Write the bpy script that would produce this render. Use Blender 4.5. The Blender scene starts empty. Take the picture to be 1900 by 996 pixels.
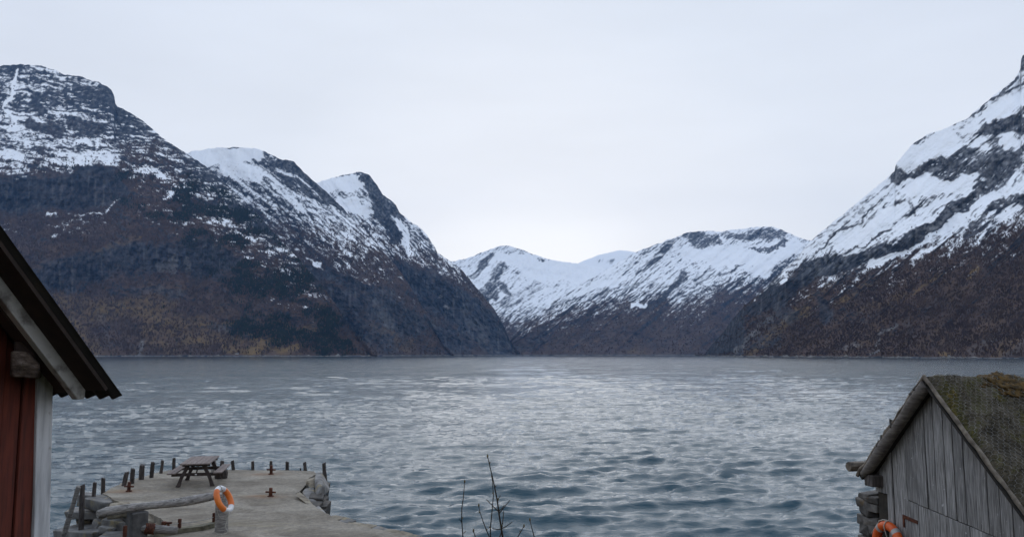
import bpy, bmesh, math, random
import numpy as np
from mathutils import Vector, Matrix

# ------------------------------------------------------------------ camera, sky, sun, exposure
scene = bpy.context.scene
C = scene.collection
F = 1478.0            # focal length in photograph pixels (1900 wide)
CZ = 6.0              # eye height above the water
PITCH = math.atan(159.5 / F)
cd = bpy.data.cameras.new('camera')
cam = bpy.data.objects.new('camera', cd)
C.objects.link(cam)
cam.location = (0, 0, CZ)
cam.rotation_euler = (math.pi / 2 + PITCH, 0, 0)
cd.sensor_width = 36.0
cd.lens = 36.0 * F / 1900.0
cd.clip_start = 0.1
cd.clip_end = 40000
scene.camera = cam

SUN_EL, SUN_AZ = 38.0, -3.0      # degrees; azimuth from +Y towards +X
world = bpy.data.worlds.new('World')
scene.world = world
world.use_nodes = True
wn = world.node_tree
wn.nodes.clear()
def wnode(t, **kw):
    n = wn.nodes.new(t)
    for k, v in kw.items():
        setattr(n, k, v)
    return n
w_out = wnode('ShaderNodeOutputWorld')
w_bg = wnode('ShaderNodeBackground')
w_sky = wnode('ShaderNodeTexSky')
w_sky.sky_type = 'NISHITA'
w_sky.sun_disc = False
w_sky.sun_elevation = math.radians(SUN_EL)
w_sky.sun_rotation = math.radians(SUN_AZ)
w_sky.dust_density = 3.0
w_tc = wnode('ShaderNodeTexCoord')
w_nor = wnode('ShaderNodeVectorMath', operation='NORMALIZE')
wn.links.new(w_tc.outputs['Generated'], w_nor.inputs[0])
# thin overcast: cloud deck brightest round the hidden sun near the horizon
w_dot = wnode('ShaderNodeVectorMath', operation='DOT_PRODUCT')
w_dot.inputs[1].default_value = Vector((0.03, 1.0, 0.05)).normalized()
wn.links.new(w_nor.outputs[0], w_dot.inputs[0])
w_glow = wnode('ShaderNodeValToRGB')
cr = w_glow.color_ramp
cr.elements[0].position = 0.30; cr.elements[0].color = (0.90, 0.91, 0.93, 1)
cr.elements[1].position = 1.0;  cr.elements[1].color = (1.10, 1.08, 1.04, 1)
e = cr.elements.new(0.80); e.color = (0.805, 0.82, 0.85, 1)
e = cr.elements.new(0.93); e.color = (0.84, 0.855, 0.875, 1)
e = cr.elements.new(0.985); e.color = (0.955, 0.95, 0.945, 1)
wn.links.new(w_dot.outputs['Value'], w_glow.inputs[0])
w_map = wnode('ShaderNodeMapping')
w_map.inputs['Scale'].default_value = (1.2, 1.2, 5.0)
wn.links.new(w_nor.outputs[0], w_map.inputs[0])
w_cl = wnode('ShaderNodeTexNoise')
w_cl.inputs['Scale'].default_value = 2.2
w_cl.inputs['Detail'].default_value = 5
w_cl.inputs['Roughness'].default_value = 0.5
wn.links.new(w_map.outputs[0], w_cl.inputs['Vector'])
w_mr = wnode('ShaderNodeMapRange')
w_mr.inputs['From Min'].default_value = 0.3; w_mr.inputs['From Max'].default_value = 0.7
w_mr.inputs['To Min'].default_value = 0.955; w_mr.inputs['To Max'].default_value = 1.035
wn.links.new(w_cl.outputs['Fac'], w_mr.inputs['Value'])
# the deck is thinner overhead: bluer and dimmer towards the zenith, all round
w_sep = wnode('ShaderNodeSeparateXYZ'); wn.links.new(w_nor.outputs[0], w_sep.inputs[0])
w_el = wnode('ShaderNodeValToRGB'); ce = w_el.color_ramp
ce.elements[0].position = 0.05; ce.elements[0].color = (1, 1, 1, 1)
ce.elements[1].position = 0.95; ce.elements[1].color = (0.50, 0.63, 0.84, 1)
e = ce.elements.new(0.40); e.color = (0.83, 0.88, 0.955, 1)
wn.links.new(w_sep.outputs['Z'], w_el.inputs[0])
w_em = wnode('ShaderNodeMix', data_type='RGBA', blend_type='MULTIPLY'); w_em.inputs[0].default_value = 1.0
wn.links.new(w_glow.outputs[0], w_em.inputs[6]); wn.links.new(w_el.outputs[0], w_em.inputs[7])
w_mul = wnode('ShaderNodeVectorMath', operation='SCALE')
wn.links.new(w_em.outputs[2], w_mul.inputs[0])
wn.links.new(w_mr.outputs[0], w_mul.inputs['Scale'])
w_s10 = wnode('ShaderNodeVectorMath', operation='SCALE')
w_s10.inputs['Scale'].default_value = 10.0            # the cloud deck; x0.1 background strength
wn.links.new(w_mul.outputs[0], w_s10.inputs[0])
w_mix = wnode('ShaderNodeMix', data_type='RGBA')
w_mix.inputs[0].default_value = 0.97
wn.links.new(w_sky.outputs[0], w_mix.inputs[6])
wn.links.new(w_s10.outputs[0], w_mix.inputs[7])
wn.links.new(w_mix.outputs[2], w_bg.inputs['Color'])
w_bg.inputs['Strength'].default_value = 0.1
wn.links.new(w_bg.outputs[0], w_out.inputs['Surface'])

sd = bpy.data.lights.new('sun', 'SUN')
sd.energy = 0.8
sd.angle = math.radians(80)
sd.color = (1.0, 0.985, 0.965)
sun = bpy.data.objects.new('sun', sd)
C.objects.link(sun)
sdir = Vector((math.sin(math.radians(SUN_AZ)) * math.cos(math.radians(SUN_EL)),
               math.cos(math.radians(SUN_AZ)) * math.cos(math.radians(SUN_EL)), math.sin(math.radians(SUN_EL))))
sun.rotation_euler = sdir.to_track_quat('Z', 'Y').to_euler()
sun.location = (0, 0, 60)

vs = scene.view_settings
vs.view_transform = 'Standard'
vs.look = 'None'
vs.exposure = 0.2
vs.gamma = 1.0
vs.use_curve_mapping = False
scene.cycles.volume_bounces = 0
scene.cycles.max_bounces = 6
scene.cycles.caustics_reflective = False
scene.cycles.caustics_refractive = False
scene.cycles.use_denoising = True

# ------------------------------------------------------------------ helpers
rng = np.random.default_rng(7)
R_ = random.Random(11)
cP, sP = math.cos(PITCH), math.sin(PITCH)
EYE = np.array([0.0, 0.0, CZ])

def ray(px, py):
    x = (px - 950.0) / F
    u = (498.0 - py) / F
    return np.array([x, cP - sP * u, sP + cP * u])

def onY(px, py, Y):                 # the point seen at that pixel, Y metres away
    r = ray(px, py)
    return EYE + r * (Y / r[1])

def onZ(px, py, z):                 # ... at that height
    r = ray(px, py)
    return EYE + r * ((z - CZ) / r[2])

def onP(px, py, o, n):              # ... on a plane
    r = ray(px, py)
    return EYE + r * (np.dot(np.asarray(o) - EYE, n) / np.dot(r, n))

def tag(o, label=None, cat=None, group=None, kind=None):
    if label: o['label'] = label
    if cat: o['category'] = cat
    if group: o['group'] = group
    if kind: o['kind'] = kind
    return o

def empty(name, loc):
    o = bpy.data.objects.new(name, None)
    o.location = loc
    o.empty_display_size = 0.2
    C.objects.link(o)
    return o

def link(name, me, mat=None, parent=None, loc=None):
    o = bpy.data.objects.new(name, me)
    if mat is not None and len(me.materials) == 0:
        me.materials.append(mat)
    if loc is not None:
        o.location = loc
    C.objects.link(o)
    if parent is not None:
        o.parent = parent
        o.matrix_parent_inverse = Matrix.Translation(-parent.location)   # children are modelled in world space
    return o

class MB:
    """collects vertices and faces for ONE mesh object"""
    def __init__(s): s.v = []; s.f = []; s.sm = []; s.mi = []
    def add(s, vs_, fs, smooth=False, mi=0):
        b = len(s.v)
        s.v += [tuple(float(c) for c in p) for p in vs_]
        s.f += [tuple(i + b for i in f) for f in fs]
        s.sm += [smooth] * len(fs); s.mi += [mi] * len(fs)
    def hexa(s, p, mi=0):             # 8 corners: 0-3 bottom loop, 4-7 top loop
        s.add(p, [(3, 2, 1, 0), (4, 5, 6, 7), (0, 1, 5, 4), (1, 2, 6, 5), (2, 3, 7, 6), (3, 0, 4, 7)], mi=mi)
    def obox(s, o, ax, ay, az, mi=0):  # origin corner + three edge vectors
        o, ax, ay, az = (np.asarray(q, float) for q in (o, ax, ay, az))
        s.hexa([o, o + ax, o + ax + ay, o + ay, o + az, o + ax + az, o + ax + ay + az, o + ay + az], mi)
    def tube(s, pts, rad, n=8, smooth=True, caps=True, mi=0, jit=0.0):
        pts = [Vector([float(c) for c in p]) for p in pts]
        m = len(pts)
        if not hasattr(rad, '__len__'): rad = [rad] * m
        up = None; vs_ = []
        for i, p in enumerate(pts):
            d = (pts[min(i + 1, m - 1)] - pts[max(i - 1, 0)]).normalized()
            if up is None:
                up = d.orthogonal().normalized()
            up = (up - d * up.dot(d)).normalized()
            sd_ = d.cross(up)
            for k in range(n):
                a = 2 * math.pi * k / n
                r = rad[i] * (1 + jit * (R_.random() - .5))
                vs_.append(p + up * (math.cos(a) * r) + sd_ * (math.sin(a) * r))
        fs = []
        for i in range(m - 1):
            for k in range(n):
                k2 = (k + 1) % n
                fs.append((i * n + k, i * n + k2, (i + 1) * n + k2, (i + 1) * n + k))
        s.add(vs_, fs, smooth, mi)
        if caps:
            b = len(s.v) - n * m
            s.f += [tuple(b + k for k in reversed(range(n))), tuple(b + (m - 1) * n + k for k in range(n))]
            s.sm += [False, False]; s.mi += [mi, mi]
    def build(s, name, mat, parent=None, loc=None, bevel=0.0):
        me = bpy.data.meshes.new(name)
        v = s.v
        if loc is not None:
            v = [(p[0] - loc[0], p[1] - loc[1], p[2] - loc[2]) for p in v]
        me.from_pydata(v, [], s.f)
        mats = mat if isinstance(mat, (list, tuple)) else [mat]
        for m_ in mats: me.materials.append(m_)
        me.polygons.foreach_set('use_smooth', s.sm)
        me.polygons.foreach_set('material_index', s.mi)
        if bevel > 0:
            bm = bmesh.new(); bm.from_mesh(me)
            bmesh.ops.bevel(bm, geom=bm.edges[:], offset=bevel, segments=1, affect='EDGES', clamp_overlap=True)
            bm.to_mesh(me); bm.free()
        me.update()
        return link(name, me, None, parent, loc)

def np_mesh(name, verts, faces, mat, attr=None, smooth=True, loc=None):
    """fast mesh from numpy arrays; faces (n,3) or (n,4)"""
    me = bpy.data.meshes.new(name)
    verts = np.ascontiguousarray(verts, dtype=np.float32).reshape(-1, 3)
    faces = np.ascontiguousarray(faces, dtype=np.int32)
    k = faces.shape[1]
    me.vertices.add(len(verts)); me.vertices.foreach_set('co', verts.ravel())
    me.loops.add(faces.size); me.loops.foreach_set('vertex_index', faces.ravel())
    me.polygons.add(len(faces))
    me.polygons.foreach_set('loop_start', np.arange(0, faces.size, k, dtype=np.int32))
    me.polygons.foreach_set('loop_total', np.full(len(faces), k, dtype=np.int32))
    me.polygons.foreach_set('use_smooth', np.full(len(faces), smooth, dtype=bool))
    me.materials.append(mat)
    if attr is not None:
        for an, arr in attr.items():
            a = me.color_attributes.new(an, 'FLOAT_COLOR', 'POINT')
            a.data.foreach_set('color', np.ascontiguousarray(arr, dtype=np.float32).ravel())
    me.update(calc_edges=True)
    me.validate()
    o = bpy.data.objects.new(name, me)
    C.objects.link(o)
    return o

def grid_faces(nr, nc):
    i = np.arange(nr * nc).reshape(nr, nc)
    return np.stack([i[:-1, :-1], i[:-1, 1:], i[1:, 1:], i[1:, :-1]], -1).reshape(-1, 4)

# numpy gradient noise
_perm = rng.permutation(256); _perm = np.concatenate([_perm, _perm, _perm])
_ga = rng.random(256) * 2 * math.pi
_gx, _gy = np.cos(_ga), np.sin(_ga)
def gnoise(x, y, seed=0):
    xi = np.floor(x).astype(np.int64); yi = np.floor(y).astype(np.int64)
    xf = x - xi; yf = y - yi
    u = xf * xf * xf * (xf * (xf * 6 - 15) + 10); v = yf * yf * yf * (yf * (yf * 6 - 15) + 10)
    xa = (xi + seed * 37) & 255; xb = (xa + 1) & 255; ya = (yi + seed * 91) & 255; yb = (ya + 1) & 255
    def g(a, b, fx, fy):
        h = _perm[_perm[a] + b]
        return _gx[h] * fx + _gy[h] * fy
    n00 = g(xa, ya, xf, yf); n10 = g(xb, ya, xf - 1, yf)
    n01 = g(xa, yb, xf, yf - 1); n11 = g(xb, yb, xf - 1, yf - 1)
    a = n00 + u * (n10 - n00); b = n01 + u * (n11 - n01)
    return (a + v * (b - a)) * 1.5
def fbm(x, y, octv=5, seed=0, gain=0.5, ridged=False):
    t = np.zeros_like(x); a = 1.0; s = 0.0
    for o in range(octv):
        n = gnoise(x * 2 ** o + 13.7 * o, y * 2 ** o + 7.3 * o, seed + o)
        if ridged: n = 1 - 2 * np.abs(n)
        t += n * a; s += a; a *= gain
    return t / s
def sstep(a, b, x):
    t = np.clip((x - a) / (b - a), 0, 1)
    return t * t * (3 - 2 * t)

# ------------------------------------------------------------------ materials
def new_mat(name):
    m = bpy.data.materials.new(name); m.use_nodes = True
    nt = m.node_tree
    b = nt.nodes['Principled BSDF']
    return m, nt, b
def N(nt, t, ins=None, **kw):
    n = nt.nodes.new(t)
    for k, v in kw.items(): setattr(n, k, v)
    for k, v in (ins or {}).items(): n.inputs[k].default_value = v
    return n
def L(nt, a, b): nt.links.new(a, b)
def ramp(nt, fac, stops):
    r = N(nt, 'ShaderNodeValToRGB')
    el = r.color_ramp.elements
    while len(el) < len(stops): el.new(0.5)
    for e_, (p, c) in zip(el, stops):
        e_.position = p; e_.color = (c[0], c[1], c[2], 1)
    L(nt, fac, r.inputs[0])
    return r.outputs[0]
def coord(nt, scale=(1, 1, 1), rot=(0, 0, 0)):
    tc = N(nt, 'ShaderNodeTexCoord'); mp = N(nt, 'ShaderNodeMapping')
    mp.inputs['Scale'].default_value = scale; mp.inputs['Rotation'].default_value = rot
    L(nt, tc.outputs['Object'], mp.inputs[0])
    return mp.outputs[0]
def noise(nt, vec, scale, detail=4, rough=0.55, dist=0.0):
    n = N(nt, 'ShaderNodeTexNoise', {'Scale': scale, 'Detail': detail, 'Roughness': rough, 'Distortion': dist})
    L(nt, vec, n.inputs['Vector'])
    return n.outputs['Fac']
def mixc(nt, fac, a, b, mode='MIX'):
    m = N(nt, 'ShaderNodeMix', data_type='RGBA', blend_type=mode)
    for i, q in ((0, fac), (6, a), (7, b)):
        if hasattr(q, 'is_linked'): L(nt, q, m.inputs[i])
        elif i == 0: m.inputs[0].default_value = q
        else: m.inputs[i].default_value = (q[0], q[1], q[2], 1)
    return m.outputs[2]
def bump(nt, b, h, strength=0.4, dist=0.02):
    n = N(nt, 'ShaderNodeBump', {'Strength': strength, 'Distance': dist})
    L(nt, h, n.inputs['Height']); L(nt, n.outputs[0], b.inputs['Normal'])
    return n
def objrand(nt):
    return N(nt, 'ShaderNodeObjectInfo').outputs['Random']

def simple(name, stops, nscale, rough=0.85, bump_s=0.4, bdist=0.01, stretch=(1, 1, 1), rot=(0, 0, 0), detail=6, vary=0.25, spot=None, metallic=0.0, nrough=0.6):
    m, nt, b = new_mat(name)
    vec = coord(nt, stretch, rot)
    rnd = objrand(nt)
    # shift the pattern per object
    off = N(nt, 'ShaderNodeVectorMath', operation='SCALE', ); off.inputs[0].default_value = (31.0, 17.0, 23.0)
    L(nt, rnd, off.inputs['Scale'])
    ad = N(nt, 'ShaderNodeVectorMath', operation='ADD'); L(nt, vec, ad.inputs[0]); L(nt, off.outputs[0], ad.inputs[1])
    f = noise(nt, ad.outputs[0], nscale, detail, nrough)
    c = ramp(nt, f, stops)
    mr = N(nt, 'ShaderNodeMapRange', {'To Min': 1 - vary, 'To Max': 1 + vary}); L(nt, rnd, mr.inputs['Value'])
    hs = N(nt, 'ShaderNodeHueSaturation'); L(nt, mr.outputs[0], hs.inputs['Value']); L(nt, c, hs.inputs['Color'])
    c = hs.outputs[0]
    if spot:
        sc, lo, hi, colr = spot
        f2 = noise(nt, coord(nt), sc, 5, 0.6)
        c = mixc(nt, ramp(nt, f2, [(lo, (0, 0, 0)), (hi, (1, 1, 1))]), c, colr)
    L(nt, c, b.inputs['Base Color'])
    b.inputs['Roughness'].default_value = rough
    b.inputs['Metallic'].default_value = metallic
    bump(nt, b, f, bump_s, bdist)
    return m

M = {}
M['grey_plank'] = simple('weathered_plank', [(0.28, (0.072, 0.068, 0.067)), (0.5, (0.245, 0.235, 0.228)), (0.72, (0.45, 0.435, 0.425))], 6, 0.9, 0.6, 0.004, (9, 9, 0.55), vary=0.22,
                         spot=(14, 0.66, 0.72, (0.45, 0.44, 0.44)))
M['grey_log'] = simple('weathered_log', [(0.3, (0.07, 0.063, 0.058)), (0.5, (0.21, 0.195, 0.18)), (0.75, (0.38, 0.36, 0.335))], 5, 0.9, 0.7, 0.008, (1.2, 1.5, 9), spot=(7, 0.64, 0.7, (0.03, 0.026, 0.022)))
M['rafter_log'] = simple('rafter_log', [(0.3, (0.06, 0.05, 0.044)), (0.55, (0.15, 0.13, 0.115)), (0.75, (0.25, 0.22, 0.19))], 7, 0.9, 0.6, 0.006, (1, 1, 4), vary=0.1)
M['pole_bark'] = simple('pole_bark', [(0.3, (0.06, 0.047, 0.036)), (0.55, (0.19, 0.155, 0.12)), (0.75, (0.30, 0.26, 0.20))], 9, 0.9, 0.8, 0.006, vary=0.1)
M['dark_post'] = simple('old_post_wood', [(0.3, (0.018, 0.014, 0.012)), (0.55, (0.06, 0.05, 0.045)), (0.8, (0.15, 0.13, 0.12))], 8, 0.9, 0.7, 0.01, (3, 3, 0.7), vary=0.3)
M['table_wood'] = simple('table_wood', [(0.3, (0.07, 0.052, 0.047)), (0.55, (0.19, 0.15, 0.135)), (0.8, (0.31, 0.265, 0.24))], 6, 0.85, 0.5, 0.005, (9, 1.2, 6), vary=0.15)
M['table_dark'] = simple('table_frame_wood', [(0.3, (0.025, 0.018, 0.016)), (0.6, (0.065, 0.048, 0.043)), (0.8, (0.10, 0.08, 0.07))], 7, 0.85, 0.5, 0.005, vary=0.15)
M['red_board'] = simple('red_paint_board', [(0.3, (0.045, 0.009, 0.005)), (0.55, (0.12, 0.021, 0.010)), (0.75, (0.18, 0.036, 0.016))], 5, 0.8, 0.5, 0.004, (7, 7, 0.6), vary=0.12)
M['white_board'] = simple('white_paint_board', [(0.25, (0.28, 0.28, 0.29)), (0.5, (0.56, 0.56, 0.57)), (0.7, (0.66, 0.66, 0.67))], 4, 0.75, 0.4, 0.003, (6, 6, 0.5), vary=0.05, spot=(9, 0.66, 0.75, (0.25, 0.23, 0.21)))
M['barge'] = simple('flaking_white_paint', [(0.30, (0.06, 0.055, 0.05)), (0.42, (0.22, 0.205, 0.195)), (0.49, (0.48, 0.47, 0.45)), (0.75, (0.58, 0.57, 0.55))], 2.1, 0.85, 0.5, 0.004, (1.6, 1.6, 1.6), vary=0.02, detail=9, nrough=0.62)
M['dark_soffit'] = simple('dark_soffit_wood', [(0.3, (0.015, 0.008, 0.006)), (0.7, (0.05, 0.03, 0.022))], 7, 0.9, 0.5, 0.005)
M['sheet'] = simple('corrugated_sheet', [(0.35, (0.018, 0.016, 0.015)), (0.6, (0.035, 0.031, 0.028)), (0.8, (0.07, 0.05, 0.035))], 6, 0.75, 0.3, 0.003, metallic=0.2)
M['beam_end'] = simple('cracked_beam_wood', [(0.3, (0.02, 0.012, 0.008)), (0.5, (0.09, 0.062, 0.047)), (0.75, (0.24, 0.19, 0.16))], 13, 0.9, 1.0, 0.02, (1, 1, 2.5))
M['rust'] = simple('rusty_iron', [(0.3, (0.03, 0.009, 0.005)), (0.55, (0.10, 0.030, 0.014)), (0.8, (0.20, 0.075, 0.03))], 18, 0.9, 0.7, 0.006, vary=0.2)
M['orange'] = simple('orange_ring_cover', [(0.3, (0.62, 0.13, 0.012)), (0.7, (0.80, 0.20, 0.02))], 5, 0.5, 0.15, 0.004, vary=0.05)
M['redorange'] = simple('faded_red_orange_ring_cover', [(0.3, (0.60, 0.085, 0.008)), (0.7, (0.74, 0.12, 0.012))], 5, 0.5, 0.15, 0.004, vary=0.05)
M['white_ring'] = simple('white_ring_cover', [(0.3, (0.52, 0.52, 0.53)), (0.7, (0.76, 0.76, 0.76))], 6, 0.5, 0.15, 0.004, vary=0.03)
M['band'] = simple('reflective_band', [(0.3, (0.30, 0.27, 0.25)), (0.7, (0.45, 0.43, 0.42))], 8, 0.4, 0.1, 0.002, vary=0.03)
M['rope'] = simple('pale_rope', [(0.3, (0.28, 0.26, 0.22)), (0.7, (0.52, 0.50, 0.45))], 60, 0.9, 0.5, 0.003)
M['wire'] = simple('galvanised_wire', [(0.3, (0.22, 0.21, 0.195)), (0.7, (0.40, 0.39, 0.37))], 10, 0.6, 0.1, 0.002, metallic=0.3)
M['stone'] = simple('grey_stone', [(0.28, (0.055, 0.052, 0.05)), (0.5, (0.17, 0.163, 0.155)), (0.75, (0.32, 0.305, 0.285))], 2.6, 0.9, 0.8, 0.03, vary=0.3, detail=8, spot=(3.1, 0.56, 0.68, (0.26, 0.21, 0.12)))
M['tan_stone'] = simple('tan_lichen_stone', [(0.28, (0.09, 0.07, 0.05)), (0.5, (0.22, 0.185, 0.135)), (0.75, (0.36, 0.32, 0.25))], 4, 0.9, 0.8, 0.03, vary=0.15, detail=8)
M['dark_stone'] = simple('wet_dark_stone', [(0.28, (0.010, 0.009, 0.008)), (0.5, (0.030, 0.026, 0.022)), (0.75, (0.07, 0.055, 0.045))], 3, 0.7, 0.9, 0.04, vary=0.25, detail=8)
M['wall_stone'] = simple('wall_stone', [(0.28, (0.035, 0.032, 0.030)), (0.5, (0.10, 0.092, 0.085)), (0.75, (0.20, 0.185, 0.165))], 7, 0.9, 0.9, 0.02, vary=0.35, detail=8, spot=(6, 0.6, 0.7, (0.17, 0.11, 0.05)))
M['twig'] = simple('twig_bark', [(0.3, (0.016, 0.011, 0.008)), (0.7, (0.05, 0.036, 0.022))], 30, 0.9, 0.3, 0.002)
M['bud'] = simple('bud_scales', [(0.3, (0.08, 0.055, 0.015)), (0.7, (0.17, 0.125, 0.04))], 60, 0.8, 0.3, 0.002)
M['kerb'] = simple('mossy_kerb', [(0.3, (0.05, 0.048, 0.03)), (0.5, (0.13, 0.12, 0.085)), (0.75, (0.24, 0.21, 0.12))], 5, 0.9, 0.6, 0.01)
M['ground'] = simple('shore_grass_ground', [(0.3, (0.020, 0.020, 0.010)), (0.55, (0.05, 0.045, 0.025)), (0.8, (0.09, 0.08, 0.05))], 0.8, 0.95, 0.6, 0.05, detail=9)
M['bark_under'] = simple('dark_roof_underlay', [(0.3, (0.012, 0.010, 0.008)), (0.7, (0.045, 0.037, 0.028))], 9, 0.9, 0.7, 0.01)

def concrete_mat():
    m, nt, b = new_mat('pier_concrete')
    vec = coord(nt)
    big = noise(nt, coord(nt, (0.8, 1.1, 1), (0, 0, 0.25)), 0.7, 7, 0.66, 0.8)
    fine = noise(nt, vec, 9, 6, 0.75)
    grit = noise(nt, vec, 34, 3, 0.6)
    c = ramp(nt, big, [(0.30, (0.095, 0.076, 0.055)), (0.45, (0.175, 0.15, 0.116)), (0.58, (0.25, 0.222, 0.18)), (0.75, (0.34, 0.305, 0.245))])
    c2 = ramp(nt, fine, [(0.3, (0.55, 0.55, 0.55)), (0.7, (1.3, 1.28, 1.25))])
    c = mixc(nt, 1.0, c, c2, 'MULTIPLY')
    c3 = ramp(nt, grit, [(0.3, (0.75, 0.75, 0.75)), (0.7, (1.25, 1.25, 1.25))])
    c = mixc(nt, 0.8, c, c3, 'MULTIPLY')
    # ochre leaching veins
    vein = noise(nt, coord(nt, (0.5, 1.6, 1), (0, 0, 0.5)), 0.9, 5, 0.6, 1.2)
    c = mixc(nt, ramp(nt, vein, [(0.60, (0, 0, 0)), (0.68, (0.45, 0.45, 0.45)), (0.76, (0, 0, 0))]), c, (0.26, 0.215, 0.125))
    # rust stains (attribute painted round the iron bollards: iron oxide in the concrete)
    at = N(nt, 'ShaderNodeAttribute', attribute_name='stain')
    sm = N(nt, 'ShaderNodeMath', operation='MULTIPLY'); L(nt, at.outputs['Fac'], sm.inputs[0])
    L(nt, ramp(nt, noise(nt, vec, 5, 4), [(0.3, (0.3, 0.3, 0.3)), (0.6, (1, 1, 1))]), sm.inputs[1])
    c = mixc(nt, sm.outputs[0], c, (0.17, 0.078, 0.026))
    L(nt, c, b.inputs['Base Color'])
    b.inputs['Roughness'].default_value = 0.85
    bump(nt, b, fine, 0.5, 0.02)
    return m
M['concrete'] = concrete_mat()

def mountain_mat():
    m, nt, b = new_mat('mountain_rock_snow_and_birch')
    at = N(nt, 'ShaderNodeAttribute', attribute_name='cover')
    sp = N(nt, 'ShaderNodeSeparateColor'); L(nt, at.outputs['Color'], sp.inputs[0])
    at2 = N(nt, 'ShaderNodeAttribute', attribute_name='cover_more')
    sp2 = N(nt, 'ShaderNodeSeparateColor'); L(nt, at2.outputs['Color'], sp2.inputs[0])
    vec = coord(nt)
    fine = noise(nt, vec, 0.035, 5, 0.7)
    mid = noise(nt, vec, 0.006, 5, 0.6)
    veg = mixc(nt, ramp(nt, mid, [(0.35, (0, 0, 0)), (0.65, (1, 1, 1))]), (0.058, 0.039, 0.032), (0.100, 0.066, 0.050))
    veg = mixc(nt, sp.outputs[2], veg, (0.160, 0.105, 0.046))
    rock = mixc(nt, ramp(nt, fine, [(0.35, (0, 0, 0)), (0.65, (1, 1, 1))]), (0.024, 0.028, 0.038), (0.068, 0.072, 0.083))
    rock = mixc(nt, sp2.outputs[0], rock, (0.26, 0.255, 0.25))       # pale scree and bleached rock
    base = mixc(nt, sp.outputs[1], veg, rock)
    mod = ramp(nt, fine, [(0.3, (0.65, 0.65, 0.65)), (0.7, (1.3, 1.3, 1.3))])
    base = mixc(nt, 1.0, base, mod, 'MULTIPLY')
    base = mixc(nt, sp2.outputs[1], base, (0.020, 0.026, 0.020))     # spruce floor
    col = mixc(nt, sp.outputs[0], base, (0.90, 0.92, 0.95))
    L(nt, col, b.inputs['Base Color'])
    b.inputs['Roughness'].default_value = 0.95
    b.inputs['Specular IOR Level'].default_value = 0.1
    bump(nt, b, fine, 0.6, 6.0)
    return m
M['mountain'] = mountain_mat()

def leafy(name, a, b_):
    m, nt, b = new_mat(name)
    f = noise(nt, coord(nt), 0.03, 3)
    L(nt, ramp(nt, f, [(0.35, a), (0.65, b_)]), b.inputs['Base Color'])
    b.inputs['Roughness'].default_value = 0.95
    b.inputs['Specular IOR Level'].default_value = 0.1
    return m
M['spruce'] = leafy('spruce_needles', (0.016, 0.022, 0.017), (0.030, 0.036, 0.024))
M['birch'] = leafy('bare_birch_twigs', (0.062, 0.043, 0.037), (0.105, 0.073, 0.060))

def water_mat():
    m, nt, b = new_mat('fjord_water')
    b.inputs['Base Color'].default_value = (0.011, 0.052, 0.076, 1)
    b.inputs['Roughness'].default_value = 0.06
    b.inputs['IOR'].default_value = 1.333
    v1 = coord(nt, (0.6, 1.6, 1), (0, 0, 0.08))
    n1 = noise(nt, v1, 1.5, 6, 0.70, 0.0)
    v2 = coord(nt, (0.7, 1.3, 1), (0, 0, -0.3))
    n2 = noise(nt, v2, 11.0, 4, 0.65, 0.0)
    n3 = noise(nt, coord(nt, (1.0, 0.55, 1)), 0.05, 8, 0.72)        # gust patches
    ad = N(nt, 'ShaderNodeMath', operation='MULTIPLY_ADD'); L(nt, n2, ad.inputs[0]); ad.inputs[1].default_value = 0.34; L(nt, n1, ad.inputs[2])
    gm = N(nt, 'ShaderNodeMapRange', {'From Min': 0.35, 'From Max': 0.65, 'To Min': 0.30, 'To Max': 1.5}); L(nt, n3, gm.inputs['Value'])
    bn = bump(nt, b, ad.outputs[0], 1.0, 0.080)
    # windier out on the open fjord than in the lee of the pier
    sx_ = N(nt, 'ShaderNodeSeparateXYZ'); L(nt, N(nt, 'ShaderNodeTexCoord').outputs['Object'], sx_.inputs[0])
    wd = N(nt, 'ShaderNodeMapRange', {'From Min': 35.0, 'From Max': 220.0, 'To Min': 0.045, 'To Max': 0.22}); L(nt, sx_.outputs['Y'], wd.inputs['Value'])
    wm = N(nt, 'ShaderNodeMath', operation='MULTIPLY'); L(nt, wd.outputs[0], wm.inputs[0]); L(nt, gm.outputs[0], wm.inputs[1])
    L(nt, wm.outputs[0], bn.inputs['Distance'])
    return m
M['water'] = water_mat()

# ------------------------------------------------------------------ the fjord walls
def seg_mask(px, py, items):
    """soft union of thick polylines: items = [([(x,y),...], radius, amount)]"""
    out = np.zeros_like(px)
    for pts, rad, amt in items:
        d = np.full_like(px, 1e9)
        if len(pts) == 1: pts = [pts[0], (pts[0][0] + .01, pts[0][1])]
        for (x0, y0), (x1, y1) in zip(pts[:-1], pts[1:]):
            dx, dy = x1 - x0, y1 - y0
            t = np.clip(((px - x0) * dx + (py - y0) * dy) / (dx * dx + dy * dy), 0, 1)
            d = np.minimum(d, np.hypot(px - x0 - t * dx, py - y0 - t * dy))
        out = np.maximum(out, amt * (1 - sstep(rad * 0.65, rad * 1.25, d)))
    return out

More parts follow.
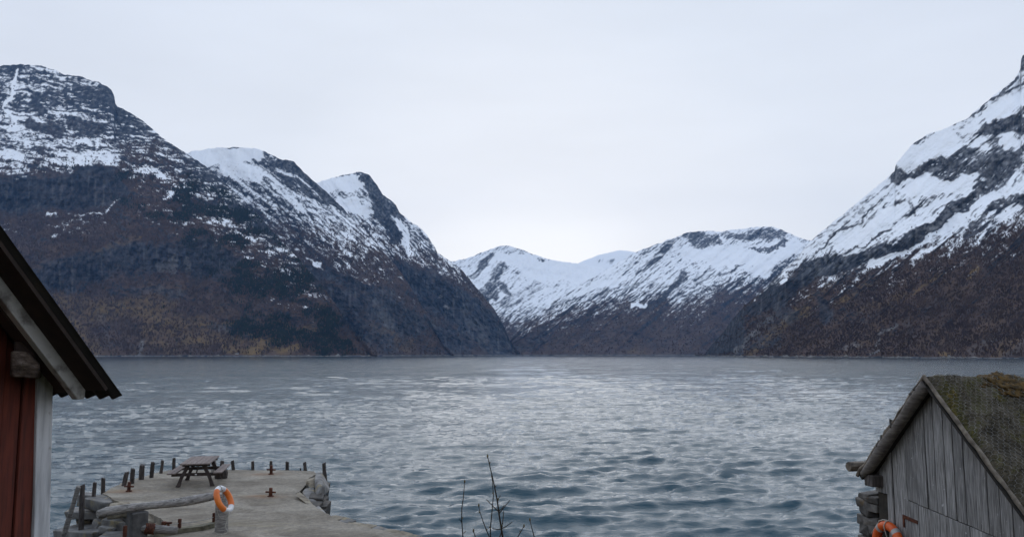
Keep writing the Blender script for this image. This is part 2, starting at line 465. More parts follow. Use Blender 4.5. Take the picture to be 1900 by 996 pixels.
FORESTS = {'spruce': [], 'birch': []}
SHORE = []
def massif(label, crest, shore, k, x0, x1, nx, ny, yref, snowline, snow_soft, cliffs, steep=0.16,
           snow_paint=(), bare_paint=(), ochre=(), pale=(), spruce=(), disp=60.0, ang=0.0, aniso=3.0, feat=260.0,
           rock_base=0.0, ochre_amt=0.35, snow_slope=2.6, snow_noise=1.2, seed=1, jag=1.6, n_spruce=0, n_birch=0, tree=9.0, kx=None, flow=0.0, alt_max=1.6, dust=0.03):
    x = np.linspace(x0, x1, nx)
    cx, cy = np.array(crest, float).T
    cpy = np.interp(x, cx, cy) + jag * fbm(x / 14.0, x * 0 + seed * 5.1, 4, seed, 0.6) * 2
    y0 = np.interp(x, *np.array(shore, float).T)
    u1 = (498.0 - cpy) / F
    m1 = (sP + cP * u1) / (cP - sP * u1)
    m0 = -CZ / y0
    m1 = np.maximum(m1, m0 + 0.002)
    ker = np.exp(-0.5 * (np.arange(-60, 61) * (x[1] - x[0]) / 26.0) ** 2); ker /= ker.sum()
    m1s = np.convolve(np.pad(m1, 60, mode='edge'), ker, mode='valid')
    m1s = np.maximum(np.minimum(m1s, m1 + 0.2 * (m1 - m0)), m0 + 0.002)
    kk = k if kx is None else np.interp(x, *np.array(kx, float).T)
    y1 = (y0 + kk * CZ) / np.maximum(1 - kk * m1s, 0.25)
    v = np.linspace(0, 1, ny)[:, None]
    m = m0 + (m1s - m0) * v + (m1 - m1s) * v ** 5
    u = (m * cP - sP) / (cP + m * sP)
    PY = 498.0 - F * u
    PX = np.broadcast_to(x, PY.shape).copy()
    # metres across / up the face
    sx = (PX - 950) / F * yref; sz = (657.5 - PY) / F * yref
    ca, sa = math.cos(math.radians(ang)), math.sin(math.radians(ang))
    al = sx * ca + sz * sa; pe = -sx * sa + sz * ca            # along / across the strata
    wpx = PX + 9 * fbm(PX / 45, PY / 45, 4, seed + 20, 0.6) * 2
    wpy = PY + 9 * fbm(PX / 45 + 40, PY / 45, 4, seed + 21, 0.6) * 2
    cl = np.clip(seg_mask(wpx, wpy, cliffs), 0, 1)
    # slope varies in steps: ledges and cliffs
    st = fbm(al / (feat * aniso), pe / feat, 5, seed + 3, 0.55)
    wgt = (1 - cl) * np.clip(1.0 + 1.1 * st, 0.15, 3) + cl * steep
    g = np.cumsum(wgt, 0); g = (g - g[:1]) / (g[-1:] - g[:1])
    ks = np.exp(-0.5 * (np.arange(-40, 41) * (x[1] - x[0]) / 11.0) ** 2); ks /= ks.sum()
    gp = np.pad(g, ((0, 0), (40, 40)), mode='edge')
    g = sum(ks[q] * gp[:, q:q + nx] for q in range(81))
    Y = y0 + (y1 - y0) * g
    # ravines and ribs
    n1 = fbm(al / (feat * aniso * 0.9) + 3.3, pe / (feat * 0.9), 6, seed + 5, 0.5, ridged=True)
    rot2 = math.radians(68 if flow == 0 else flow)
    f1 = sx * math.cos(rot2) + sz * math.sin(rot2); f2 = -sx * math.sin(rot2) + sz * math.cos(rot2)
    n2 = fbm(f1 / (feat * 3.0), f2 / (feat * 0.55), 6, seed + 9, 0.52, ridged=True)
    n3 = fbm(sx / 60, sz / 60, 5, seed + 13, 0.62)
    n4 = fbm(sx / 22, sz / 40, 3, seed + 15, 0.6, ridged=True)
    taper = np.minimum(1, v * 8) * (0.35 + 0.65 * np.minimum(1, (1 - v) * 6))
    D = disp * (0.55 * n1 + 0.55 * n2) + 0.34 * disp * n3 + cl * 0.22 * disp * n4
    Y = Y + D * taper
    Z = CZ + m * Y
    X = (PX - 950) / F / (cP - sP * u) * Y
    # steepness of the finished face
    P = np.stack([X, Y, Z], -1)
    du = np.gradient(P, axis=1); dv = np.gradient(P, axis=0)
    nn = np.cross(du, dv); nn /= np.linalg.norm(nn, axis=-1, keepdims=True) + 1e-9
    nz = np.abs(nn[..., 2])
    nzs = nz - np.median(nz)
    wv_ = 16 * fbm(sx / 70, sz / 70, 3, seed + 29)
    pe_ = pe; pe = pe + wv_
    spk = fbm(al / 70, pe / 27, 5, seed + 30, 0.70)
    spk2 = fbm(sx / 14, sz / 14, 3, seed + 33, 0.7)
    sl = np.interp(x, *np.array(snowline, float).T)
    alt = (sl - PY) / snow_soft
    sp_ = seg_mask(wpx, wpy, snow_paint)
    bp_ = seg_mask(wpx, wpy, bare_paint)
    fine = fbm(al / 46, pe / 9, 4, seed + 36, 0.7)
    streak = sstep(0.35, 0.85, fbm(al / 260, pe / 26, 4, seed + 37, 0.6, ridged=True))
    snz = snow_noise
    brk = np.clip(1.0 + 2.4 * fine + 1.7 * spk2 + 1.5 * spk, 0.0, 2.2)
    score = (np.clip(alt, -3, alt_max) + snow_slope * nzs + snz * spk + 0.55 * snz * spk2 + 0.8 * snz * fine - 0.9 * snz * streak * (0.6 + spk)
             - 2.3 * cl * brk - 1.9 * bp_ * brk + 2.6 * sp_ - 6.0 * (alt < -1.3) * (sp_ < .3))
    snow = sstep(-0.55, 0.62, score)
    snow = np.maximum(snow, np.clip(dust + 0.30 * spk2 + 0.25 * fine, 0, 0.45) * sstep(0.0, 0.7, alt))     # thin dusting caught on the rock
    # rock where steep
    rk = sstep(0.62, 0.34, nz + 0.10 * spk) * 0.9
    rock = np.clip(np.maximum(rk, cl * (0.75 + 0.4 * spk)) + rock_base * (0.6 + 1.2 * spk + n3) + 0.85 * sstep(-0.3, 0.5, alt + 0.5 * spk), 0, 1)
    rock = np.maximum(rock, np.minimum(1, 1.5 * bp_))
    och = np.clip(ochre_amt * sstep(0.0, 0.35, fbm(al / 160, pe / 60, 5, seed + 40, 0.62)) * sstep(0.55, 0.0, v + 0 * PX)
                  + seg_mask(wpx, wpy, ochre) * (0.75 + 0.9 * spk), 0, 1)
    drip = fbm(sx / 16, sz / 170, 5, seed + 60, 0.65)
    pal = np.clip(seg_mask(wpx, wpy, pale) * (0.7 + 0.9 * spk2 + 0.5 * n4) + cl * 0.42 * sstep(0.05, 0.5, drip) + rock_base * 0.25 * sstep(0.1, 0.5, spk), 0, 1)
    shoreband = sstep(3.2, 0.8, np.abs(PY - PY[0]) + 1.1 * spk2 * 2)
    pal = np.maximum(pal, 0.55 * shoreband * (spk2 > -0.05)); rock = np.maximum(rock, np.maximum(shoreband, pal))
    spr = np.clip(seg_mask(wpx, wpy, spruce) * (0.25 + 2.4 * fbm(al / 150, pe / 90, 5, seed + 50, .6)), 0, 1) * (1 - snow) * (1 - 0.7 * cl)
    cover = np.stack([snow, rock, och, np.ones_like(snow)], -1)
    more = np.stack([pal, spr * 0.6, 0 * spr, np.ones_like(snow)], -1)
    # woods on the slopes
    for kind, cnt, prob in (('spruce', n_spruce, spr ** 1.5 + 0.012 * (rock < 0.5) * (snow < .5) * (spk2 > 0.2)),
                            ('birch', n_birch, np.clip((1 - rock) * (1 - 0.92 * snow) * (1 - 0.9 * cl) * (0.35 + 1.2 * (spk + 0.3)), 0, 1) * (1 - 0.6 * och) * (alt < 1.1))):
        if cnt:
            p = (prob * (v < 0.985) * (PX > -260) * (PX < 2160)).ravel()
            p = p * (np.linalg.norm(np.cross(du, dv), axis=-1).ravel())
            idx = rng.choice(p.size, cnt, p=p / p.sum())
            q = P.reshape(-1, 3)[idx] + rng.normal(0, 1.5, (cnt, 3)) * (1, 1, 0)
            FORESTS[kind].append((q, tree))
    # far side behind the crest
    back = []
    top = P[-1]
    for dy, dz in ((60, -18), (260, -130), (700, -420), (1200, -1000)):
        b_ = top.copy(); sc = 1 + dy / top[:, 1]
        b_[:, 0] *= sc; b_[:, 1] += dy; b_[:, 2] = np.maximum(top[:, 2] + dz, -30)
        back.append(b_)
    base = P[0].copy(); base[:, 2] = -6; base[:, 1] -= 2
    if yref < 6000: SHORE.append(P[0][(PX[0] > -200) & (PX[0] < 2100) & (m1 > m0 + 0.004)])
    verts = np.concatenate([base[None], P, np.stack(back)], 0)
    cov = np.concatenate([cover[:1], cover] + [cover[-1:]] * len(back), 0)
    mor = np.concatenate([more[:1], more] + [more[-1:]] * len(back), 0)
    o = np_mesh('mountain', verts, grid_faces(verts.shape[0], nx), M['mountain'], {'cover': cov, 'cover_more': mor})
    tag(o, label, 'mountain', kind='structure')
    return o

# left wall of the fjord, nearest
massif('dark mountain on the left with rounded craggy summit and brown birch slopes',
       [(-600, 190), (-300, 140), (-100, 128), (0, 122), (40, 120), (75, 122), (100, 130), (120, 139), (150, 142), (170, 150), (183, 152), (198, 160), (207, 168), (212, 178), (214, 192), (218, 199),
        (230, 202), (250, 215), (270, 228), (300, 255), (330, 275), (355, 290), (380, 308), (410, 333), (440, 360), (470, 390), (500, 422), (530, 455), (560, 487), (590, 520), (620, 560), (650, 605), (675, 640), (690, 656), (700, 662)],
       [(-600, 2300), (0, 2480), (700, 2640)], 1.15, -420, 700, 660, 390, 3000,
       [(-600, 330), (0, 318), (150, 318), (205, 312), (250, 285), (300, 300), (350, 345), (400, 385), (450, 420), (500, 455), (560, 485), (600, 470), (640, 470)], 95,
       [([(-400, 375), (60, 362), (150, 355), (190, 345)], 36, 1.0), ([(185, 340), (210, 352)], 22, 0.9),
        ([(85, 515), (150, 500), (220, 482), (300, 476), (380, 478), (415, 486)], 27, 1.0), ([(90, 515), (130, 530)], 16, 0.9),
        ([(360, 495), (370, 505)], 20, .7), ([(215, 185), (212, 205)], 8, 0.7), ([(250, 540), (330, 545)], 8, .7), ([(395, 600), (430, 610)], 7, .6)],
       snow_paint=[([(130, 300), (210, 296)], 13, 0.36), ([(-20, 285), (40, 287)], 9, 0.5), ([(30, 126), (28, 165), (20, 185), (8, 203), (25, 222), (25, 242)], 2.6, 1.0),
                   ([(60, 330), (20, 335)], 3, .8), ([(195, 385), (220, 373)], 2.2, 1.0), ([(90, 400), (98, 399)], 2, 1.0), ([(310, 368), (322, 360)], 3, .8), ([(150, 395), (190, 392)], 1.6, .7),
                   ([(184, 255), (172, 292)], 3, .4), ([(240, 300), (300, 330)], 9, .4)],
       bare_paint=[([(190, 160), (210, 190)], 9, 0.8), ([(140, 160), (190, 185)], 7, .6), ([(130, 225), (190, 240)], 9, .5), ([(60, 230), (110, 245)], 10, .5), ([(60, 195), (85, 200)], 9, .5)],
       ochre=[([(425, 650), (560, 648)], 9, 0.9), ([(520, 612), (585, 615)], 9, 0.8), ([(105, 560), (170, 580), (300, 560)], 22, 0.5), ([(470, 630), (520, 640)], 12, .8), ([(280, 600), (430, 620)], 26, .5), ([(120, 600), (170, 650)], 20, .5), ([(250, 445), (180, 470)], 6, .7)],
       pale=[([(262, 636), (258, 656)], 6, 0.5), ([(190, 585), (205, 640)], 9, 0.25), ([(318, 478), (322, 505)], 8, .45), ([(345, 478), (350, 505)], 5, .4), ([(190, 372), (185, 395)], 4, .25), ([(300, 487), (310, 500)], 8, .3), ([(405, 605), (425, 615)], 7, .35)],
       spruce=[([(300, 345), (430, 415), (520, 490), (590, 590)], 46, 1.0), ([(400, 450), (520, 560), (560, 630)], 58, 1.0), ([(250, 350), (420, 420)], 40, .8), ([(440, 520), (460, 600)], 40, .9), ([(20, 310), (160, 300)], 12, .5), ([(630, 640), (660, 650)], 12, .8)],
       disp=70, ang=-8, aniso=3.2, feat=230, seed=1, n_spruce=15000, n_birch=17000, tree=10, ochre_amt=0.4, snow_slope=3.0, snow_noise=2.2, alt_max=0.34, dust=-0.02)

# the second left spur
massif('second spur of the left fjord wall with a smooth white snow cap',
       [(300, 300), (340, 287), (360, 280), (400, 275), (440, 274), (470, 275), (490, 281), (515, 294), (545, 300), (560, 315), (580, 335), (610, 360), (640, 390), (652, 405), (680, 432), (710, 465), (740, 500), (770, 545), (800, 600), (820, 635), (836, 656), (845, 661)],
       [(300, 3000), (680, 3160), (845, 3500)], 1.25, 290, 842, 360, 270, 3700,
       [(300, 385), (420, 380), (480, 400), (560, 420), (640, 440), (720, 458), (760, 465), (845, 480)], 85,
       [([(520, 298), (555, 315), (600, 355), (648, 400)], 10, 0.8), ([(520, 330), (600, 375)], 5, .6), ([(560, 500), (640, 520), (720, 545)], 10, .7), ([(590, 560), (680, 560), (760, 600)], 26, .75), ([(640, 590), (720, 640)], 22, .6)],
       snow_paint=[([(345, 292), (470, 285)], 16, 1.0), ([(420, 310), (480, 330)], 16, .6), ([(580, 492), (600, 490)], 3, .8)],
       bare_paint=[([(505, 302), (545, 308), (570, 335)], 9, .8), ([(470, 278), (492, 284)], 4, .7)],
       ochre=[([(760, 640), (700, 610)], 14, .5)], pale=[([(570, 500), (580, 530)], 4, .4), ([(590, 560), (640, 580)], 8, .2), ([(700, 560), (720, 600)], 8, .2)], spruce=[([(520, 545), (560, 610)], 30, .5)],
       disp=70, ang=-38, aniso=3.0, feat=220, seed=3, n_birch=7000, n_spruce=1200, tree=9, rock_base=0.35, ochre_amt=0.2, snow_slope=2.4, snow_noise=1.7, alt_max=0.45)

# the third spur with the sharp peak
massif('third spur of the left fjord wall with a sharp crooked snowy peak',
       [(540, 352), (590, 338), (620, 330), (650, 322), (672, 319), (685, 325), (700, 345), (710, 360), (725, 372), (735, 380), (742, 395), (760, 410), (780, 422), (792, 435), (805, 455), (812, 470), (835, 483),
        (860, 505), (890, 540), (915, 570), (935, 605), (945, 630), (955, 645), (966, 659), (972, 661)],
       [(540, 3500), (800, 3750), (972, 4350)], 1.2, 540, 970, 330, 260, 4300,
       [(540, 400), (640, 412), (700, 432), (760, 455), (830, 480), (870, 485), (960, 490)], 80,
       [([(680, 330), (700, 365), (740, 400)], 10, 0.9), ([(700, 385), (730, 440)], 10, .6), ([(720, 520), (800, 540), (860, 580), (920, 630)], 36, 0.85), ([(700, 545), (760, 600), (850, 640)], 22, .7), ([(880, 570), (940, 640)], 20, .9)],
       snow_paint=[([(600, 345), (665, 335)], 14, 1.0), ([(640, 375), (680, 385)], 14, .7), ([(742, 430), (760, 470)], 7, .6), ([(735, 405), (740, 420)], 5, .6)],
       bare_paint=[([(678, 328), (705, 362), (735, 390)], 9, 1.0), ([(690, 380), (700, 400)], 7, .5)],
       ochre=[([(905, 650), (925, 655)], 4, .5)], pale=[([(818, 550), (816, 552)], 3, .9), ([(826, 572), (829, 576)], 2, .9), ([(720, 560), (800, 600)], 12, .22), ([(860, 570), (900, 630)], 10, .2)],
       disp=75, ang=-42, aniso=2.6, feat=230, seed=6, n_birch=5000, tree=9, rock_base=0.45, ochre_amt=0.12, snow_slope=2.4, snow_noise=1.7, flow=-58, alt_max=0.4)

# far end of the fjord
massif('small smooth snowfield far behind the head of the fjord',
       [(980, 520), (1040, 498), (1070, 489), (1110, 473), (1150, 464), (1175, 467), (1210, 478), (1260, 500), (1300, 520)],
       [(980, 6900), (1300, 6900)], 1.4, 980, 1300, 110, 50, 8000,
       [(980, 700), (1300, 700)], 60, [], bare_paint=[([(1090, 484), (1150, 482)], 2, .8)], disp=60, ang=15, aniso=3, feat=300, seed=8, jag=0.6)
massif('pointed white snow peak at the far head of the fjord',
       [(760, 520), (800, 500), (840, 484), (870, 478), (900, 466), (930, 455), (945, 456), (965, 462), (985, 470), (1010, 479), (1040, 485), (1075, 489), (1130, 500), (1200, 515), (1260, 540)],
       [(760, 4900), (1260, 4900)], 2.0, 770, 1250, 260, 150, 6300,
       [(760, 560), (900, 580), (950, 590), (1250, 590)], 34,
       [([(880, 560), (920, 545), (905, 530)], 8, .5), ([(925, 530), (945, 540)], 6, .5)],
       snow_paint=[([(990, 500), (1100, 505)], 20, .8), ([(930, 475), (1000, 490)], 10, .7)],
       bare_paint=[([(958, 461), (990, 471)], 2.5, 1.0), ([(875, 510), (910, 478)], 8, .5), ([(895, 545), (935, 495)], 10, .5), ([(940, 560), (1000, 530)], 10, .35), ([(1000, 480), (1010, 480)], 2, .8)],
       pale=[([(960, 612), (970, 622)], 3, .6)], disp=80, ang=38, aniso=3.2, feat=260, seed=12, rock_base=0.7, ochre_amt=0.05, snow_slope=2.1, snow_noise=1.4, jag=1.4, alt_max=1.0)
massif('broad white snow mountain with rocky tops at the end of the fjord',
       [(900, 662), (925, 655), (945, 632), (970, 605), (1000, 580), (1050, 545), (1100, 515), (1140, 490), (1175, 470), (1200, 460), (1240, 445), (1275, 432), (1300, 428), (1330, 430), (1370, 426), (1400, 421), (1432, 420), (1450, 425), (1475, 438), (1500, 446), (1540, 452), (1600, 470), (1640, 500)],
       [(900, 4300), (1300, 4400), (1640, 4200)], 1.9, 905, 1620, 420, 200, 5600,
       [(900, 600), (1000, 588), (1060, 574), (1120, 560), (1200, 555), (1260, 560), (1300, 550), (1340, 535), (1400, 530), (1480, 500), (1600, 470)], 42,
       [([(1230, 555), (1250, 530), (1265, 510)], 6, .6), ([(1190, 575), (1230, 555)], 6, .5), ([(1010, 620), (960, 645)], 10, .5)],
       snow_paint=[([(1170, 570), (1195, 567)], 4, 1.0), ([(1330, 470), (1420, 490)], 18, .8), ([(1280, 475), (1330, 465)], 10, .7), ([(1080, 545), (1140, 520)], 6, .6), ([(1440, 480), (1480, 460)], 10, .7)],
       bare_paint=[([(1280, 436), (1300, 448), (1325, 450)], 13, .62), ([(1230, 462), (1245, 455)], 6, .55), ([(1340, 436), (1400, 440)], 6, .5), ([(1395, 432), (1455, 436)], 10, .62), ([(1395, 468), (1440, 460), (1462, 450)], 6, .8), ([(1340, 505), (1400, 492)], 1.5, .8), ([(1180, 500), (1220, 475)], 6, .35), ([(1290, 520), (1330, 500)], 8, .3)],
       pale=[([(1075, 640), (1110, 600)], 3, .3), ([(966, 616), (974, 608)], 2, .8)], ochre=[([(1170, 655), (1195, 656)], 3, .5)],
       disp=80, ang=36, aniso=4.2, feat=230, seed=15, n_birch=4000, tree=10, rock_base=0.35, ochre_amt=0.08, snow_slope=2.0, snow_noise=1.55, flow=40, jag=1.4, alt_max=1.0)

# right wall
massif('steep snowy mountain on the right with dark birch slopes above the water',
       [(1288, 663), (1306, 660), (1320, 640), (1340, 618), (1360, 592), (1380, 568), (1400, 552), (1420, 535), (1440, 513), (1460, 495), (1480, 477), (1497, 455), (1515, 437), (1545, 412), (1580, 385), (1610, 360), (1640, 335), (1660, 318), (1662, 305),
        (1690, 270), (1720, 250), (1750, 240), (1795, 220), (1805, 210), (1830, 190), (1860, 165), (1880, 150), (1889, 136), (1893, 130), (1894, 112), (1898, 102), (1912, 97), (1930, 108), (1945, 130), (2000, 118), (2100, 90), (2300, 60)],
       [(1288, 3150), (1380, 2150), (1450, 1880), (1700, 1400), (1900, 1190), (2300, 950)], 1.2, 1290, 2240, 620, 400, 1900,
       [(1290, 520), (1420, 545), (1470, 522), (1540, 522), (1600, 505), (1620, 500), (1680, 476), (1740, 454), (1800, 450), (1830, 443), (1900, 402), (2000, 350), (2300, 250)], 52,
       [([(1440, 565), (1470, 530), (1520, 500), (1560, 488)], 15, 1.0), ([(1560, 488), (1640, 465), (1690, 450)], 9, .95), ([(1690, 448), (1740, 418), (1790, 378)], 12, 1.0), ([(1790, 378), (1850, 330), (1900, 300), (2000, 240)], 11, .85),
        ([(1668, 325), (1720, 312), (1760, 298)], 13, .8), ([(1740, 310), (1830, 300), (1880, 320)], 26, .55), ([(1835, 238), (1900, 232), (1980, 200)], 15, .85), ([(1850, 270), (1850, 340)], 16, .6), ([(1880, 300), (1960, 260)], 20, .5), ([(1395, 575), (1440, 550)], 16, .9), ([(1450, 575), (1470, 590)], 12, .8), ([(1520, 560), (1535, 590)], 12, .9),
        ([(1850, 385), (1900, 370), (1980, 330)], 11, .75), ([(1893, 130), (1900, 100)], 9, .9)],
       steep=0.22,
       snow_paint=[([(1680, 300), (1760, 262)], 20, 1.0), ([(1690, 350), (1790, 340)], 14, .9), ([(1560, 455), (1660, 400)], 16, .6), ([(1620, 490), (1700, 455), (1790, 400)], 6, .8), ([(1840, 215), (1890, 185)], 12, .8), ([(1520, 455), (1480, 490)], 3, .8), ([(1450, 525), (1458, 518)], 3, .8), ([(1862, 270), (1885, 265)], 8, .9), ([(1900, 290), (1860, 400)], 10, .45), ([(1612, 498), (1620, 494)], 3, .9)],
       bare_paint=[([(1805, 213), (1860, 172), (1890, 148)], 3.5, .75), ([(1700, 268), (1745, 246)], 2, .7), ([(1510, 470), (1640, 370)], 2.2, .6), ([(1500, 500), (1580, 440)], 3, .5), ([(1560, 470), (1660, 425)], 2.5, .6), ([(1690, 375), (1700, 395)], 4, .5), ([(1790, 440), (1840, 390)], 7, .5)],
       ochre=[([(1395, 650), (1440, 615), (1490, 575)], 9, .8), ([(1545, 567), (1628, 522)], 2.6, .8), ([(1692, 542), (1745, 512)], 3, .9), ([(1790, 511), (1816, 495)], 3, 1.0), ([(1745, 652), (1770, 650)], 4, 1.0), ([(1600, 575), (1680, 545)], 6, .35), ([(1500, 550), (1560, 515)], 5, .5), ([(1850, 660), (1880, 630)], 10, .4)],
       pale=[([(1368, 650), (1400, 620), (1435, 590)], 5, 0.5), ([(1622, 640), (1660, 603)], 3.5, .7), ([(1565, 652), (1590, 640)], 5, .45), ([(1615, 655), (1625, 650)], 4, .6), ([(1800, 655), (1850, 620)], 8, .3), ([(1870, 655), (1900, 635)], 6, .3), ([(1708, 575), (1740, 560)], 3, .35), ([(1720, 430), (1745, 410)], 5, .3), ([(1680, 600), (1700, 620)], 7, .2)],
       disp=38, ang=37, aniso=4.5, feat=130, seed=21, n_birch=21000, n_spruce=0, tree=5.0, ochre_amt=0.16, snow_slope=2.0, snow_noise=1.8, flow=44, jag=1.6, alt_max=0.95)

# woods: bare birch tufts and spruce cones scattered over the slopes
def forest(kind, name, label, tris):
    vs_, fs = [], []
    base = 0
    for q, h in FORESTS[kind]:
        n = len(q)
        H = h * (0.55 + 0.75 * rng.random(n)); A = rng.random(n) * 6.283
        if kind == 'spruce':
            k = 5
            ang = A[:, None] + np.arange(k) * 2 * math.pi / k
            r = (H * 0.22)[:, None] * (0.8 + 0.4 * rng.random((n, k)))
            ring = np.stack([q[:, None, 0] + r * np.cos(ang), q[:, None, 1] + r * np.sin(ang), q[:, None, 2] + 0 * r + (H * 0.05)[:, None]], -1)
            tip = np.stack([q[:, 0], q[:, 1], q[:, 2] + H], -1)[:, None]
            V = np.concatenate([ring, tip], 1)
            f = np.array([(i, (i + 1) % k, k) for i in range(k)])
        else:
            V = []; f = []
            for b in range(5):                      # a fan of thin bare limbs
                a = A + b * 1.26 + rng.random(n)
                sp_ = H * (0.12 + 0.25 * rng.random(n)); w = H * 0.055
                hh = H * (0.6 + 0.4 * rng.random(n))
                o_ = q + np.stack([w * 0, w * 0, -0.4 + 0 * w], -1)
                t_ = q + np.stack([sp_ * np.cos(a), sp_ * np.sin(a), hh], -1)
                sd_ = np.stack([w * 1.7, 0 * w, 0 * w], -1)
                V += [o_, t_ - sd_, t_ + sd_]; f.append((3 * b, 3 * b + 1, 3 * b + 2))
            V = np.stack(V, 1); f = np.array(f)
        m_ = V.shape[1]
        vs_.append(V.reshape(-1, 3))
        fs.append((f[None] + (np.arange(n) * m_)[:, None, None]).reshape(-1, 3) + base)
        base += n * m_
    o = np_mesh(name, np.concatenate(vs_), np.concatenate(fs), M[kind], smooth=False)
    tag(o, label, 'forest', kind='stuff')
forest('spruce', 'spruce_forest', 'dark green spruce wood spread over the left mountain slope', 6)
forest('birch', 'birch_forest', 'bare brown birch wood covering the lower fjord slopes', 8)

# pale boulders and rubble along the far waterline
def shore_rocks():
    rs = np.random.default_rng(12)
    vs_, fs = [], []; b = 0
    oct_ = np.array([(1, 0, 0), (-1, 0, 0), (0, 1, 0), (0, -1, 0), (0, 0, 1), (0, 0, -1)], float)
    of = np.array([(0, 2, 4), (2, 1, 4), (1, 3, 4), (3, 0, 4), (2, 0, 5), (1, 2, 5), (3, 1, 5), (0, 3, 5)])
    for line in SHORE:
        seg = np.linalg.norm(np.diff(line[:, :2], axis=0), axis=1); seg = np.minimum(seg, 30)
        cum = np.concatenate([[0], np.cumsum(seg)]); n = int(cum[-1] / 2.2)
        t = rs.random(n) * cum[-1]
        keep = fbm(t / 60, t * 0 + 3.1, 4, 88) > -0.12
        t = t[keep]; n = len(t)
        i = np.clip(np.searchsorted(cum, t) - 1, 0, len(line) - 2)
        f = ((t - cum[i]) / np.maximum(seg[i], 1e-6))[:, None]
        p = line[i] * (1 - f) + line[i + 1] * f
        sz = rs.gamma(2.0, 0.75, n)[:, None, None] + 0.4
        p = p + np.stack([rs.normal(0, 1, n), rs.uniform(-3, 2, n), rs.uniform(-.2, 1.2, n)], -1)
        V = p[:, None] + oct_[None] * sz * rs.uniform(.6, 1.5, (n, 6, 1)) * np.array([1.3, 1.0, 0.75])
        vs_.append(V.reshape(-1, 3)); fs.append((of[None] + (np.arange(n) * 6)[:, None, None]).reshape(-1, 3) + b); b += n * 6
    o = np_mesh('shore_rocks', np.concatenate(vs_), np.concatenate(fs), M['stone'], smooth=False)
    tag(o, 'pale boulders scattered along the far waterline', 'rocks', kind='stuff')
shore_rocks()

# ------------------------------------------------------------------ water
def ocean_tile(n, Lm, peak, amp, wdir, seed):
    r = np.random.default_rng(seed)
    k1 = np.fft.fftfreq(n, Lm / n) * 2 * math.pi
    kx, ky = np.meshgrid(k1, k1)
    k = np.hypot(kx, ky); k[0, 0] = 1
    kp = 2 * math.pi / peak
    th = np.arctan2(ky, kx) - wdir
    S = k ** -3.6 * np.exp(-1.25 * (kp / k) ** 2) * np.maximum(np.cos(th), 0) ** 14 * np.exp(-(k * 0.06) ** 2)
    S += k ** -3.6 * np.exp(-1.25 * (kp / k) ** 2) * 0.04 * np.exp(-(k * 0.06) ** 2)
    S[0, 0] = 0
    h = (r.normal(size=(n, n)) + 1j * r.normal(size=(n, n))) * np.sqrt(S)
    z = np.fft.ifft2(h).real
    dx = np.fft.ifft2(1j * kx / k * h).real; dy = np.fft.ifft2(1j * ky / k * h).real
    s = amp / z.std()
    return z * s, dx * s, dy * s
def samp(tile, x, y, Lm):
    n = tile.shape[0]
    fx = (x / Lm) * n; fy = (y / Lm) * n
    xi = np.floor(fx).astype(int); yi = np.floor(fy).astype(int)
    a = fx - xi; b = fy - yi
    g = lambda i, j: tile[j % n, i % n]
    return (g(xi, yi) * (1 - a) + g(xi + 1, yi) * a) * (1 - b) + (g(xi, yi + 1) * (1 - a) + g(xi + 1, yi + 1) * a) * b
ys = [11.0]
while ys[-1] < 9000:
    y_ = ys[-1]
    ys.append(y_ + (max(0.10, 0.0052 * y_) if y_ < 220 else (0.0085 * y_ if y_ < 900 else 0.016 * y_)))
ys = np.array(ys)
ts = np.concatenate([np.linspace(-2.6, -0.80, 24)[:-1], np.linspace(-0.80, 0.80, 600), np.linspace(0.80, 2.6, 24)[1:]])
WY, WT_ = np.meshgrid(ys, ts, indexing='ij')
WX = np.clip(WT_ * WY, -7200, 7200)
t1 = ocean_tile(512, 83.0, 4.8, 0.056, math.radians(-84), 3)
t2 = ocean_tile(512, 47.0, 2.3, 0.030, math.radians(-97), 5)
t0 = ocean_tile(512, 410.0, 13.0, 0.060, math.radians(-90), 21)
t3 = ocean_tile(512, 29.0, 1.0, 0.026, math.radians(-88), 9)
c_, s_ = math.cos(0.22), math.sin(0.22)
fade = 1 - sstep(110, 420, WY)
f2_ = 1 - sstep(60, 200, WY)
gust = np.clip(0.92 + 0.9 * fbm(WX / 30, WY / 55, 4, 77), 0.5, 1.25)
WX6 = WX * 0.62                                        # long crests across the wind
rx, ry = WX6 * c_ + WY * s_, -WX6 * s_ + WY * c_
WZ = (samp(t1[0], WX * 0.58, WY, 83.0) + samp(t2[0], rx, ry, 47.0) * f2_ + samp(t3[0], ry * .3 + rx, ry - .3 * rx, 29.0) * (1 - sstep(50, 160, WY))) * fade * gust + samp(t0[0], WX * 0.6, WY, 410.0) * sstep(25, 120, WY) * (1 - sstep(900, 3500, WY))
ch = 0.65
ddx = samp(t2[1], rx, ry, 47.0) * f2_; ddy = samp(t2[2], rx, ry, 47.0) * f2_
DX = samp(t1[1], WX * 0.58, WY, 83.0) + c_ * ddx - s_ * ddy
DY = samp(t1[2], WX * 0.58, WY, 83.0) + s_ * ddx + c_ * ddy
wv = np.stack([WX + ch * DX * fade * gust, WY + ch * DY * fade * gust, WZ], -1)
tag(np_mesh('water', wv, grid_faces(*WY.shape), M['water']), 'choppy blue grey fjord water with dark wavelets', 'water', kind='structure')

